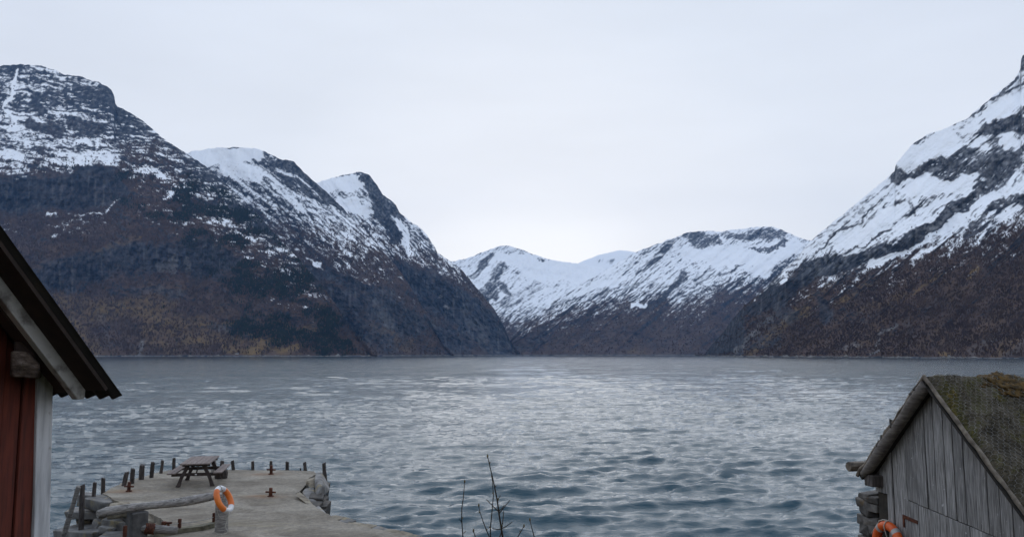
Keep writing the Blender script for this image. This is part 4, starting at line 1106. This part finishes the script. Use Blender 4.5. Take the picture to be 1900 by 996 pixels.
# ------------------------------------------------------------------ red boathouse at the left edge
def red_house():
    an = math.radians(20); n = np.array([math.cos(an), -math.sin(an), 0]); g = np.array([math.sin(an), math.cos(an), 0]); e_ = -n; z = np.array([0, 0, 1.0])
    C0 = onY(98, 690, 5.0)
    root = empty('red_boathouse', (float(C0[0]), float(C0[1]), 3.2))
    tag(root, 'red wooden boathouse with white corner board and dark corrugated roof at the left edge', 'boathouse')
    V1 = onP(225, 737, C0 + n * .45, n); V0 = onP(0, 425, C0 + n * .45, n)
    dn = (V1 - V0) / np.linalg.norm(V1 - V0)                 # down the slope
    up = -dn
    nr = np.cross(dn, e_); nr /= np.linalg.norm(nr)
    if nr[2] < 0: nr = -nr
    def roof_z(p):                                           # height of the sheet above a plan point
        return V1[2] - (nr[0] * (p[0] - V1[0]) + nr[1] * (p[1] - V1[1])) / nr[2]
    Lr = 4.3; De = 5.2
    ridge = V1 + up * Lr
    # corrugated sheets, two slopes
    pitch = 0.105
    for slope in (0, 1):
        ne = int(De / (pitch / 8)); ns = 24
        E_, S_ = np.meshgrid(np.arange(ne + 1) * pitch / 8, np.linspace(0, Lr, ns + 1), indexing='ij')
        wave = 0.016 * np.cos(2 * math.pi * E_ / pitch) + 0.008 * fbm(E_ * 1.3, S_ * 0.8, 3, 5)
        edge_j = 0.012 * fbm(E_ * 3, E_ * 0 + 2.2, 2, 8)
        if slope == 0:
            P = V1 + E_[..., None] * e_ + (S_ + edge_j)[..., None] * up + wave[..., None] * nr
        else:
            hor = np.array([up[0], up[1], 0]); dn2 = hor + np.array([0, 0, dn[2]]); dn2 /= np.linalg.norm(dn2)
            P = ridge + E_[..., None] * e_ + (S_ - 0.02)[..., None] * dn2 + wave[..., None] * np.array([-nr[0], -nr[1], nr[2]])
        top = P.reshape(-1, 3); nv = len(top)
        thick = 0.004 * nr
        f = grid_faces(*E_.shape)
        o = np_mesh('roof_sheet', np.concatenate([top, top - thick]), np.concatenate([f, f[:, ::-1] + nv]), M['sheet'])
        o.parent = root; o.matrix_parent_inverse = Matrix.Translation(-root.location)
    # thick black edge of the roof: boards under the sheet
    mb = MB()
    mb.obox(V1 + e_ * 0.02 + up * 0.10 - nr * 0.022, up * (Lr - .1), e_ * (De - .04), -nr * 0.022); mb.build('roof_boarding', M['dark_soffit'], root)
    # verge board (dark) just behind the sheet edge and the white bargeboard
    B = C0 + n * .27
    b_ul, b_ll = onP(-120, 320, B, n), onP(-120, 395, B, n)
    b_ur, b_lr, b_le = onP(160, 716, B, n), onP(157, 739, B, n), onP(145, 741, B, n)
    def prism(name, loop, depth, mat, bev=0.0):
        mb = MB(); k = len(loop)
        mb.add(list(loop) + [p + e_ * depth for p in loop], [tuple(range(k))[::-1], tuple(range(k, 2 * k))] + [(i, (i + 1) % k, k + (i + 1) % k, k + i) for i in range(k)])
        o = mb.build(name, mat, root, None, bev)
        bm = bmesh.new(); bm.from_mesh(o.data); bmesh.ops.recalc_face_normals(bm, faces=bm.faces[:]); bm.to_mesh(o.data); bm.free()
        return o
    prism('bargeboard', [b_ul, b_ur, b_lr, b_le, b_ll], 0.05, M['barge'], 0.003)
    # rafter behind the bargeboard
    R2 = B + e_ * 0.055
    prism('rafter', [onP(-120, 380, R2, n), onP(140, 712, R2, n), onP(128, 728, R2, n), onP(-120, 430, R2, n)], 0.09, M['dark_soffit'])
    # wall: boards near the corner one by one, plain wall behind
    def colx(px, y_=900): return float(np.dot(onP(px, y_, C0, n) - C0, g))
    zb = 2.6
    edges = [colx(68, 800) - i * 0.118 for i in range(10)]
    for i in range(9):
        t1_, t0_ = edges[i] - 0.004, edges[i + 1] + 0.004
        pr = 0.0 if i % 2 else 0.012
        p0, p1 = C0 + g * t0_, C0 + g * t1_
        zt0, zt1 = roof_z(p0) - 0.09, roof_z(p1) - 0.09
        mb = MB(); q = [p0, p1, p1 + e_ * .022, p0 + e_ * .022]
        off = n * pr
        mb.hexa([np.array([*(a + off)[:2], zb]) for a in q] + [np.array([*(a + off)[:2], zz]) for a, zz in zip(q, (zt0, zt1, zt1, zt0))])
        mb.build('board', M['red_board'], root, None, 0.003)
    # far corner board, white, leaning very slightly like the photograph
    c0t, c1t = onP(70, 700, C0 + n * .03, n), onP(99, 700, C0 + n * .03, n); c0b, c1b = onP(62, 1040, C0 + n * .03, n), onP(92, 1040, C0 + n * .03, n)
    def ext(b, t, zz): return b + (t - b) * ((zz - b[2]) / (t[2] - b[2]))
    q0, q1 = ext(c0b, c0t, zb), ext(c1b, c1t, zb)
    w0_, w1_ = ext(c0b, c0t, roof_z(c0t) - .07), ext(c1b, c1t, roof_z(c1t) - .07)
    mb = MB(); mb.hexa([q0, q1, q1 + e_ * .03, q0 + e_ * .03, w0_, w1_, w1_ + e_ * .03, w0_ + e_ * .03]); mb.build('corner_board', M['white_board'], root, None, 0.003)
    # the body of the house
    mb = MB()
    tl, tr = -5.9, 0.0
    pl, pr_ = C0 + g * tl + e_ * .03, C0 + g * (tr - 0.03) + e_ * .03
    mid = (pl + pr_) / 2
    def col(p, zz): return np.array([p[0], p[1], zz])
    zt = roof_z(pr_) - .06; zm = roof_z(mid) - .06
    prof = [col(pl, zb), col(pr_, zb), col(pr_, zt), col(mid, zm), col(pl, zt)]
    mb.add(prof + [p + e_ * (De - .9) for p in prof], [(4, 3, 2, 1, 0), (5, 6, 7, 8, 9)] + [(i, (i + 1) % 5, 5 + (i + 1) % 5, 5 + i) for i in range(5)])
    mb.build('wall', M['red_board'], root)
    # weathered plate end sticking out below the rafter
    hull([onP(x_, y_, C0 + n * o_, n) for x_, y_, o_ in ((22, 650, .20), (50, 652, .24), (72, 680, .24), (64, 703, .22), (22, 698, .20), (40, 676, .25), (20, 650, 0), (74, 662, 0), (76, 700, .02), (20, 698, 0))], 'beam_end', M['beam_end'], root, 0.012, 0.006)
    hull([onP(x_, y_, C0 + n * o_, n) for x_, y_, o_ in ((28, 632, .16), (66, 640, .18), (74, 662, .17), (60, 668, .2), (26, 655, .15), (26, 632, 0), (72, 640, 0), (76, 668, 0), (26, 658, 0))], 'beam_end', M['dark_soffit'], root, 0.01, 0.004)
red_house()

# ------------------------------------------------------------------ turf-roofed boathouse on the right
def grey_house():
    an = math.radians(12); n = np.array([-math.cos(an), -math.sin(an), 0]); g = np.array([math.sin(an), -math.cos(an), 0]); rd = -n; z = np.array([0, 0, 1.0])
    A = onY(1712, 698, 11.0)
    Lf = onP(1595, 872, A, n); w = -np.dot(Lf - A, g); drop = A[2] - Lf[2]; sl = drop / w
    root = empty('turf_boathouse', (float(A[0]), float(A[1]), 2.6))
    tag(root, 'grey weathered plank boathouse with mossy turf roof under wire netting at the right', 'boathouse')
    def W(t, d, zz): return A + g * t + rd * d + z * (zz)        # zz relative to the apex
    def tcol(px, py, d): return float(np.dot(onP(px, py, A + rd * d, n) - A, g))
    DW = 0.20                                                  # wall set back under the verge
    zb = 2.3 - A[2]
    dt_l = tcol(1677, 925, DW); dz_l = onP(1677, 925, A + rd * DW, n)[2] - A[2]
    dz_r = onP(1845, 996, A + rd * DW, n)[2] - A[2]; dt_r = tcol(1845, 996, DW)
    dsl = (dz_r - dz_l) / (dt_r - dt_l)
    px_e = [1622, 1634, 1643, 1653, 1677, 1695, 1712, 1728, 1747, 1764.5, 1784, 1805, 1829, 1853, 1878, 1903, 1930, 1958, 1990, 2025]
    def rake_py(px): return 735 + abs(px - 1722) * (1.42 if px < 1722 else 1.25)
    te = [tcol(p, rake_py(p), DW) for p in px_e]
    under = 0.165
    tops = lambda t: -under - abs(t + 0.02) * sl
    for i in range(len(te) - 1):
        t0, t1 = te[i] + .007, te[i + 1] - .007
        dd = DW + R_.uniform(-.013, .010); ln = R_.uniform(-.004, .012)
        door = t0 > dt_l - .02
        b0 = (dz_l + dsl * (t0 - dt_l) + 0.012) if door else zb
        b1 = (dz_l + dsl * (t1 - dt_l) + 0.012) if door else zb
        if i in (0, 1): b0 = b1 = onP(1630, 912, A + rd * DW, n)[2] - A[2]
        loop_b = [(t0 + ln, b0), (t1 + ln, b1)]; tp = [(t0, tops(t0)), (t1, tops(t1))]
        if t0 < -0.02 < t1: tp = [(t0, tops(t0)), (t1, tops(t1))]
        mb = MB()
        mb.hexa([W(loop_b[0][0], dd, loop_b[0][1]), W(loop_b[1][0], dd, loop_b[1][1]), W(loop_b[1][0], dd + .025, loop_b[1][1]), W(loop_b[0][0], dd + .025, loop_b[0][1]),
                 W(tp[0][0], dd, tp[0][1]), W(tp[1][0], dd, tp[1][1]), W(tp[1][0], dd + .025, tp[1][1]), W(tp[0][0], dd + .025, tp[0][1])])
        mb.build('plank', M['grey_plank'], root, None, 0.004)
    # door: its own planks, a rusty strap
    door = empty('door', tuple(W(dt_l + .8, DW, zb))); door.parent = root; door.matrix_parent_inverse = Matrix.Translation(-root.location)
    pxd = [1677.5, 1691, 1703, 1716, 1730, 1743, 1754, 1771, 1799, 1822, 1850, 1880, 1910, 1945]
    td = [tcol(p, 930 + (p - 1677) * .4, DW) for p in pxd]
    for t0, t1 in zip(td[:-1], td[1:]):
        dd = DW + R_.uniform(0.0, .008); t0 += .002; t1 -= .002
        z0, z1 = dz_l + dsl * (t0 - dt_l), dz_l + dsl * (t1 - dt_l)
        mb = MB(); mb.hexa([W(t0, dd, zb), W(t1, dd, zb), W(t1, dd + .03, zb), W(t0, dd + .03, zb), W(t0, dd, z0), W(t1, dd, z1), W(t1, dd + .03, z1), W(t0, dd + .03, z0)])
        mb.build('door_plank', M['grey_plank'], door, None, 0.003)
    h0 = onP(1674, 956, A + rd * (DW - .012), n); h1 = onP(1702, 968, A + rd * (DW - .012), n)
    mb = MB(); mb.obox(h0 - z * .03, h1 - h0, rd * .014, z * .05); mb.build('hinge_strap', M['rust'], door, None, 0.003)
    mb = MB(); mb.obox(h0 - z * .16, g * .035, rd * .014, z * .14); mb.build('hinge_tail', M['rust'], door, None, 0.003)
    # dark lining behind the planks, side walls
    mb = MB()
    a0, a1 = te[0] + .02, te[-1]
    prof = [(a0, zb), (a1, zb), (a1, tops(a1) - .02), (-0.02, -under - .02), (a0, tops(a0) - .02)]
    De = 4.2
    mb.add([W(t, DW + .04, zz) for t, zz in prof] + [W(t, De, zz) for t, zz in prof], [(0, 1, 2, 3, 4), (9, 8, 7, 6, 5)] + [(i, 5 + i, 5 + (i + 1) % 5, (i + 1) % 5) for i in range(5)])
    mb.build('inner_wall', M['bark_under'], root)
    # ---- roof: turf slabs on two slopes
    roof = empty('roof', tuple(W(0, De / 2, 0))); roof.parent = root; roof.matrix_parent_inverse = Matrix.Translation(-root.location)
    ln_r = 1.55 * w
    def turf_mat():
        m, nt, b = new_mat('mossy_turf')
        vec = coord(nt)
        a = noise(nt, vec, 1.5, 8, 0.68, 0.8); f = noise(nt, vec, 26, 5, 0.7)
        c = ramp(nt, a, [(0.30, (0.014, 0.011, 0.008)), (0.40, (0.045, 0.036, 0.023)), (0.50, (0.11, 0.090, 0.060)), (0.57, (0.070, 0.064, 0.016)), (0.65, (0.17, 0.115, 0.022)), (0.78, (0.03, 0.024, 0.012))])
        c = mixc(nt, 1.0, c, ramp(nt, f, [(0.28, (0.45, 0.45, 0.45)), (0.72, (1.5, 1.5, 1.5))]), 'MULTIPLY')
        L(nt, c, b.inputs['Base Color']); b.inputs['Roughness'].default_value = 0.95
        bump(nt, b, f, 1.0, 0.03)
        return m
    TM = turf_mat()
    nd, ns = 150, 110
    Dg, Sg = np.meshgrid(np.linspace(0.06, De, nd), np.linspace(-0.04, 1, ns), indexing='ij')
    lump = 0.075 * fbm(Dg * 1.6, Sg * 3.0, 5, 31, 0.6) + 0.03 * np.abs(fbm(Dg * 7, Sg * 12, 3, 33))
    sag = -0.05 * np.sin(np.clip((Dg - .1) / 2.2, 0, 1) * math.pi / 2) * 0 - 0.02 * Dg
    nrm_r = np.array([g[0] * sl, g[1] * sl, 1.0]); nrm_r /= np.linalg.norm(nrm_r)
    edge_drop = -0.06 * np.exp(-(Dg - .06) / .05)
    s_abs = np.abs(Sg) * ln_r
    tt = np.where(Sg < 0, Sg * ln_r, Sg * ln_r)
    base = A + tt[..., None] * g + Dg[..., None] * rd + (-s_abs * sl + sag)[..., None] * z
    top = base + ((0.02 + lump + edge_drop) * 1.0)[..., None] * nrm_r
    top = np.concatenate([top, (base - 0.12 * nrm_r)[:, -1:]], 1)
    o = np_mesh('turf_slope', top, grid_faces(top.shape[0], top.shape[1]), TM); o.parent = roof; o.matrix_parent_inverse = Matrix.Translation(-roof.location)
    surf = (base, lump, edge_drop)
    # the other slope
    nd2, ns2 = 60, 50
    D2, S2 = np.meshgrid(np.linspace(0.05, De, nd2), np.linspace(0.0, 1.06, ns2), indexing='ij')
    l2 = 0.05 * fbm(D2 * 1.8, S2 * 3, 5, 44, 0.6)
    nl = np.array([-g[0] * sl, -g[1] * sl, 1.0]); nl /= np.linalg.norm(nl)
    bl = A - (S2 * w)[..., None] * g + D2[..., None] * rd + (-S2 * drop - 0.02 * D2)[..., None] * z
    tp = bl + (0.0 + l2)[..., None] * nl
    tp = np.concatenate([tp, (bl - .08 * nl)[:, -1:]], 1)
    o = np_mesh('turf_slope', tp, grid_faces(tp.shape[0], tp.shape[1]), TM); o.parent = roof; o.matrix_parent_inverse = Matrix.Translation(-roof.location)
    # roof boarding below
    for sgn, ln_ in ((1, ln_r), (-1, w * 1.03)):
        mb = MB(); u_v = g * sgn + z * (-sl); u_v = u_v / np.linalg.norm(u_v) * ln_ * math.hypot(1, sl)
        nr_ = nrm_r if sgn > 0 else nl
        mb.obox(W(0, 0.02, -0.03) - nr_ * 0.05, u_v, rd * De, -nr_ * 0.03); mb.build('roof_boarding', M['bark_under'], roof)
    # verge poles
    mb = MB(); pts = []; rad = []
    for i in range(22):
        t = i / 21 * ln_r
        pts.append(W(t, 0.02 + 0.006 * math.sin(i * 1.7), -t * sl - 0.010 + 0.006 * math.sin(i * 2.3 + 1)) + nrm_r * 0.0); rad.append(0.027 + 0.006 * math.sin(i * 3.1))
    mb.tube(pts, rad, 9, False, True, jit=.35); mb.build('verge_pole', M['pole_bark'], roof)
    mb = MB(); pts = []; rad = []
    for i in range(16):
        t = i / 15 * w * 1.07
        pts.append(W(-t, 0.03 + .01 * math.sin(i * 2.1), -t * sl + 0.010 + 0.012 * math.sin(i * 1.9)) + nl * 0.0); rad.append(0.026 + 0.006 * math.sin(i * 2.7))
    mb.tube(pts, rad, 8, False, True, jit=.35); mb.build('verge_pole', M['pole_bark'], roof)
    mb = MB()
    mb.tube([W(-t, 0.05, -0.105 - t * sl + 0.008 * math.sin(t * 9)) for t in np.linspace(0.0, w * 0.97, 12)], [0.078 + 0.006 * math.sin(k) for k in range(12)], 12, True, True, jit=.05); mb.build('rafter_log', M['rafter_log'], roof)
    mb = MB()
    mb.tube([W(t, 0.16, -0.115 - t * sl) for t in np.linspace(0.05, ln_r, 12)], 0.05, 9, True, True, jit=.05); mb.build('rafter_log', M['rafter_log'], roof)
    # flakes of bark along the left verge, upturned shingle
    for i in range(26):
        t = R_.uniform(0.08, 1.05) * w; p = W(-t, R_.uniform(0.0, .08), -t * sl + R_.uniform(-.015, .02))
        block(tuple(p), (R_.uniform(.05, .16), .06, R_.uniform(.012, .03)), R_.uniform(0, 1), (R_.uniform(-.4, .4), math.radians(-45)), 'bark_flake', M['bark_under'] if i % 3 else M['pole_bark'], roof, 0.4, 0.0, 4)
    sh = W(-0.50 * w, .06, -0.50 * w * sl + .045)
    hull([sh + np.array(q) for q in ((-.05, 0, .06), (-.03, .02, .05), (.06, 0, -.02), (.05, .05, -.06), (-.01, .05, -.05), (.03, -.03, .02), (.09, .1, .0))], 'bark_flake', M['bark_under'], roof, .01)
    # eave log end and plate end
    e0 = onP(1575, 864, A + rd * .0, n); mb = MB(); mb.tube([e0 - rd * .02 + g * .02, e0 + rd * 1.2 + g * .02], [0.075, 0.085], 8, False, True, jit=.25); mb.build('eave_log', M['pole_bark'], roof)
    p0 = onP(1611, 891, A + rd * .02, n)
    mb = MB(); mb.obox(p0 - g * .10 - z * .085, g * .20, rd * 1.0, z * .17); mb.build('plate_end', M['dark_post'], roof, None, 0.012)
    # ---- hexagonal wire netting lying over the turf
    verts = []; faces = []
    a = 0.043                                                    # hexagon edge
    hx, hy = math.sqrt(3) * a * 1.15, 1.5 * a * 0.92
    sd_len = ln_r * math.hypot(1, sl)
    b3, lmp, edr = surf
    gd = np.linspace(0.06, De, nd); gs = np.linspace(-0.04, 1, ns)
    hgt = 0.02 + lmp + edr
    def surf_pt(d, s):                                           # d metres along the ridge, s metres down the slope
        si = np.clip((s / sd_len + 0.04) / 1.04 * (ns - 1), 0, ns - 1.001); di = np.clip((d - .06) / (De - .06) * (nd - 1), 0, nd - 1.001)
        i, j = di.astype(int), si.astype(int); fi, fj = di - i, si - j
        h_ = (hgt[i, j] * (1 - fi) + hgt[i + 1, j] * fi) * (1 - fj) + (hgt[i, j + 1] * (1 - fi) + hgt[i + 1, j + 1] * fi) * fj
        t = s / math.hypot(1, sl)
        lift = 0.012 + 0.02 * np.abs(fbm(d * 4, s * 4, 2, 70))
        return A + t[:, None] * g + d[:, None] * rd + (-t * sl - 0.02 * d)[:, None] * z + (h_ + lift)[:, None] * nrm_r
    P0, P1 = [], []
    for r in range(int(sd_len / hy)):
        for q in range(int(3.0 / hx)):
            cx = (q + 0.5 * (r % 2)) * hx + 0.09; cy = r * hy + 0.03
            v0 = (cx, cy - a * .92); v1 = (cx + hx / 2, cy - a * .46); v2 = (cx + hx / 2, cy + a * .46); v5 = (cx - hx / 2, cy - a * .46)
            P0 += [v5, v0, v1]; P1 += [v0, v1, v2]
    P0 = np.array(P0); P1 = np.array(P1)
    wob = lambda P: P + 0.012 * np.stack([gnoise(P[:, 0] * 6, P[:, 1] * 6, 3), gnoise(P[:, 0] * 6, P[:, 1] * 6, 4)], -1)
    P0, P1 = wob(P0), wob(P1)
    A0, A1 = surf_pt(P0[:, 0], P0[:, 1]), surf_pt(P1[:, 0], P1[:, 1])
    dv = A1 - A0; dv /= np.linalg.norm(dv, axis=1, keepdims=True) + 1e-9
    s1 = np.cross(dv, nrm_r); s1 /= np.linalg.norm(s1, axis=1, keepdims=True) + 1e-9
    rw = 0.0021
    k3 = [s1 * math.cos(q) * rw + nrm_r * math.sin(q) * rw for q in (math.radians(90), math.radians(210), math.radians(330))]
    V = np.stack([A0 + k for k in k3] + [A1 + k for k in k3], 1)
    ff = np.array([(0, 1, 4, 3), (1, 2, 5, 4), (2, 0, 3, 5)])
    F_ = (ff[None] + (np.arange(len(V)) * 6)[:, None, None]).reshape(-1, 4)
    o = np_mesh('wire_netting', V.reshape(-1, 3), F_, M['wire'], smooth=False); o.parent = roof; o.matrix_parent_inverse = Matrix.Translation(-roof.location)
    # loose loops of netting at the left verge
    mb = MB()
    for i in range(46):
        t = (0.02 + 0.93 * i / 45) * w
        p = W(-t, R_.uniform(-.02, .1), -t * sl + .03) + nl * R_.uniform(.02, .05)
        lp = [p + nl * (0.035 * math.sin(q)) + (g * -1 + z * -sl) * 0.028 * math.cos(q) for q in np.linspace(0, 2 * math.pi, 7)]
        mb.tube(lp, 0.0018, 3, caps=False)
    mb.build('netting_edge', M['wire'], roof)['kind'] = 'stuff'
    # short dead grass and moss on the turf
    rg = np.random.default_rng(4)
    ng = 16000
    d = rg.uniform(.07, 3.0, ng); s = rg.uniform(0.0, 1, ng) ** 0.9 * sd_len
    keep = fbm(d * 2.0, s * 2.4, 4, 55) > -0.12
    d, s = d[keep], s[keep]; ng = len(d)
    p = surf_pt(d, s) - 0.012 * nrm_r
    ang = rg.uniform(0, 6.283, ng); hl = rg.uniform(.015, .055, ng)
    sd2 = np.stack([np.cos(ang), np.sin(ang), 0 * ang], -1) * 0.005
    tip = p + (nrm_r * 0.7 + rg.normal(0, .55, (ng, 3)) + 0.4 * g) * hl[:, None]
    V = np.stack([p - sd2, p + sd2, tip], 1)
    def grassm():
        m, nt, b = new_mat('dead_grass'); f = noise(nt, coord(nt), 3.5, 4)
        L(nt, ramp(nt, f, [(0.35, (0.055, 0.042, 0.026)), (0.5, (0.105, 0.085, 0.050)), (0.62, (0.07, 0.062, 0.018)), (0.75, (0.14, 0.09, 0.022))]), b.inputs['Base Color']); b.inputs['Roughness'].default_value = .95
        return m
    GM = grassm()
    o = np_mesh('dead_grass', V.reshape(-1, 3), np.arange(3 * ng).reshape(-1, 3), GM, smooth=False); o.parent = roof; o.matrix_parent_inverse = Matrix.Translation(-roof.location); o['kind'] = 'stuff'
    # orange brown moss cushion on the ridge
    mm = simple('orange_moss', [(0.32, (0.014, 0.011, 0.003)), (0.5, (0.085, 0.048, 0.009)), (0.7, (0.19, 0.10, 0.018))], 16, 0.95, 1.0, 0.02, detail=7)
    cpt = onP(1885, 712, W(0.12, 0, -.1), np.array([0.0, 1.0, 0.0]))
    cd_ = float(np.dot(cpt - A, rd))
    bm = bmesh.new(); bmesh.ops.create_icosphere(bm, subdivisions=5, radius=1.0)
    co = np.array([v_.co[:] for v_ in bm.verts])
    rr = 1 + 0.75 * fbm(co[:, 0] * 3 + 5, co[:, 1] * 3 + co[:, 2] * 2, 6, 66, .68)
    for v_, r_ in zip(bm.verts, rr):
        c_ = v_.co * float(r_)
        q = W(0.09 + c_.x * 0.20, cd_ + 0.12 + c_.y * 0.42, -0.13 - c_.x * 0.16 + c_.z * 0.10 - 0.02 * cd_)
        v_.co = Vector(q)
    me = bpy.data.meshes.new('moss_cushion'); bm.to_mesh(me); bm.free()
    me.polygons.foreach_set('use_smooth', [True] * len(me.polygons))
    link('moss_cushion', me, mm, roof)
    # ---- dry stone wall at the far corner
    for i, (cx, cy, ww, hh) in enumerate(((1622, 917, 24, 10), (1619, 931, 22, 20), (1632, 925, 10, 12), (1625, 949, 22, 15), (1633, 941, 10, 14), (1618, 966, 20, 18), (1630, 964, 16, 14), (1622, 984, 22, 18), (1634, 980, 10, 16), (1622, 1003, 24, 18))):
        p = onP(cx, cy, A + rd * (DW + .22), n); s = p[1] / F
        mt = M['wall_stone']
        block(tuple(p), (0.42, ww * s * 2.0 if False else 0.30 + .05 * R_.random(), hh * s * 1.06), an + R_.uniform(-.2, .2), (R_.uniform(-.1, .1), R_.uniform(-.12, .12)), 'stone', mt, root, 0.28, 0.012)
    mb = MB(); mb.obox(W(te[0] - .02, DW + .35, zb), rd * (De - .6), g * .3, z * (tops(te[0]) - zb - .2)); mb.build('side_wall', M['wall_stone'], root)
    return A, n, g, rd, DW
A_, n_h, g_h, rd_h, DW_ = grey_house()
rc2 = onP(1648, 1010, A_ + rd_h * (DW_ - .09), n_h)
rr2, n2_, u2_, s2_ = ring('life_ring', rc2, (-0.985, -0.17, 0.05), (0, 0, 1), 0.27, 0.066,
    {'red_cover': [(-34, 34), (46, 134), (146, 214), (226, 314)], 'reflective_band': [(34, 46), (134, 146), (214, 226), (314, 326)]},
    'red orange life ring with grey bands hanging on the grey plank wall', {'red_cover': (M['redorange'], 1.0), 'reflective_band': (M['band'], 1.015)})
rcv = Vector([float(q) for q in rc2])
def rp2(a, rad, off): a = math.radians(a); return rcv + (u2_ * math.cos(a) + s2_ * math.sin(a)) * rad + n2_ * off
ropes(rr2, M['rope'], [[rp2(2, .36, -.02), rp2(2, .33, .05), rp2(2, .27, .078), rp2(3, .2, .06), rp2(6, .12, .03), rp2(10, .02, .03), rp2(170, .1, .03)],
                       [rp2(0, .345, .0), rp2(-15, .352, .02), rp2(-32, .356, .02), rp2(-50, .352, .0), rp2(-75, .36, .03)]], 0.008)

# ------------------------------------------------------------------ bare shrub in front
def shrub():
    root = empty('bare_shrub', (-0.2, 7.0, 3.2))
    tag(root, 'leafless shrub with thin budding twigs rising in front of the water', 'shrub')
    def cp(x, y, Y): return onY(800 + .17668 * x, 820 + .17668 * y, Y)
    Y = 7.0
    stems = [([(592, 148), (610, 220), (640, 350), (668, 480), (695, 610), (712, 740), (732, 880), (752, 1000), (790, 1300)], .0035, .0095),
             ([(638, 360), (645, 450), (655, 540), (645, 660), (632, 800), (622, 900), (625, 1000), (640, 1300)], .003, .006),
             ([(352, 415), (345, 500), (338, 580), (322, 690), (320, 800), (328, 920), (335, 1000), (350, 1300)], .003, .006),
             ([(500, 665), (515, 740), (545, 830), (580, 920), (615, 1000), (700, 1250)], .0025, .0055),
             ([(1037, 815), (1055, 890), (1075, 960), (1085, 1010), (1100, 1300)], .003, .006), ([(975, 880), (940, 940), (905, 1000), (820, 1250)], .0028, .005),
             ([(445, 930), (460, 980), (470, 1020), (500, 1250)], .0028, .005)]
    for i, (pts, r0, r1) in enumerate(stems):
        k = len(pts); yo = R_.uniform(-.12, .12)
        P = [cp(x_, y_, Y + yo + 0.03 * math.sin(j + i)) for j, (x_, y_) in enumerate(pts)]
        mb = MB(); mb.tube(P, [r0 + (r1 - r0) * j / (k - 1) for j in range(k)], 6, True, True, jit=.25)
        st = mb.build('stem', M['twig'], root)
        mb = MB(); p = P[0]; mb.tube([p - np.array([0, 0, .012]), p, p + np.array([0, 0, .012]), p + np.array([0, 0, .02])], [.003, .0075, .006, .001], 6); mb.build('bud', M['bud'], st)
        for j in range(1, k - 2):
            if R_.random() < .55:
                a = R_.uniform(0, 6.28); q = P[j] + np.array([math.cos(a) * .008, math.sin(a) * .008, .004])
                mb = MB(); mb.tube([P[j], q, q + np.array([math.cos(a) * .004, 0, .012])], [.004, .0055, .001], 5); mb.build('bud', M['bud'], st)
        if i == 0:
            for br in ([(718, 742), (760, 690), (800, 640), (830, 605)], [(700, 720), (660, 680), (620, 640), (578, 598)], [(740, 905), (790, 880), (850, 835)], [(735, 910), (690, 915), (640, 900)], [(697, 600), (712, 580), (728, 558)], [(668, 470), (685, 455)], [(712, 720), (745, 690), (770, 655)], [(742, 900), (755, 800), (760, 720)], [(720, 995), (740, 930)]):
                mb = MB(); Q = [cp(x_, y_, Y + yo + .02 * j) for j, (x_, y_) in enumerate(br)]
                mb.tube(Q, [.005 - .0025 * j / len(Q) for j in range(len(Q))], 5, True, True, jit=.25); mb.build('twig', M['twig'], st)
        if i == 2:
            for br in ([(322, 840), (305, 815), (297, 800)], [(340, 955), (365, 930)]):
                mb = MB(); mb.tube([cp(x_, y_, Y + yo) for x_, y_ in br], [.004, .003, .003][:len(br)], 5); mb.build('twig', M['twig'], st)
shrub()

# ------------------------------------------------------------------ a tiny hut on the far left shore
def hut():
    p = onZ(439, 660.2, 6.0); p = np.array([*onY(439, 655.5, 2600.0)])
    root = empty('shore_hut', (float(p[0]), float(p[1]), float(p[2]) - 3)); tag(root, 'tiny pale hut on the far left shore below the brown slope', 'hut')
    mb = MB(); mb.obox(p + np.array([-5, 0, -5]), (10, 0, 0), (0, 7, 0), (0, 0, 5.5)); mb.build('wall', M['white_board'], root)
    mb = MB(); mb.add([p + np.array(q) for q in ((-5.6, -.6, .5), (5.6, -.6, .5), (5.6, 3.5, 3.4), (-5.6, 3.5, 3.4), (-5.6, 7.6, .5), (5.6, 7.6, .5))], [(0, 1, 2, 3), (3, 2, 5, 4), (0, 3, 4), (1, 5, 2)]); mb.build('roof', M['dark_soffit'], root)
hut()

# ------------------------------------------------------------------ haze over the fjord
HAZE = 2.8e-5
if HAZE > 0:
    m = bpy.data.materials.new('fjord_haze'); m.use_nodes = True
    nt = m.node_tree; nt.nodes.clear()
    out = nt.nodes.new('ShaderNodeOutputMaterial'); pv = nt.nodes.new('ShaderNodeVolumePrincipled')
    pv.inputs['Color'].default_value = (0.20, 0.48, 1.0, 1); pv.inputs['Density'].default_value = HAZE; pv.inputs['Anisotropy'].default_value = 0.0
    nt.links.new(pv.outputs[0], out.inputs['Volume'])
    mb = MB(); mb.obox((-7400, -1000, -60), (14800, 0, 0), (0, 10600, 0), (0, 0, 1900))
    o = mb.build('haze', m); tag(o, 'thin bluish haze filling the air over the fjord', 'haze', kind='stuff')
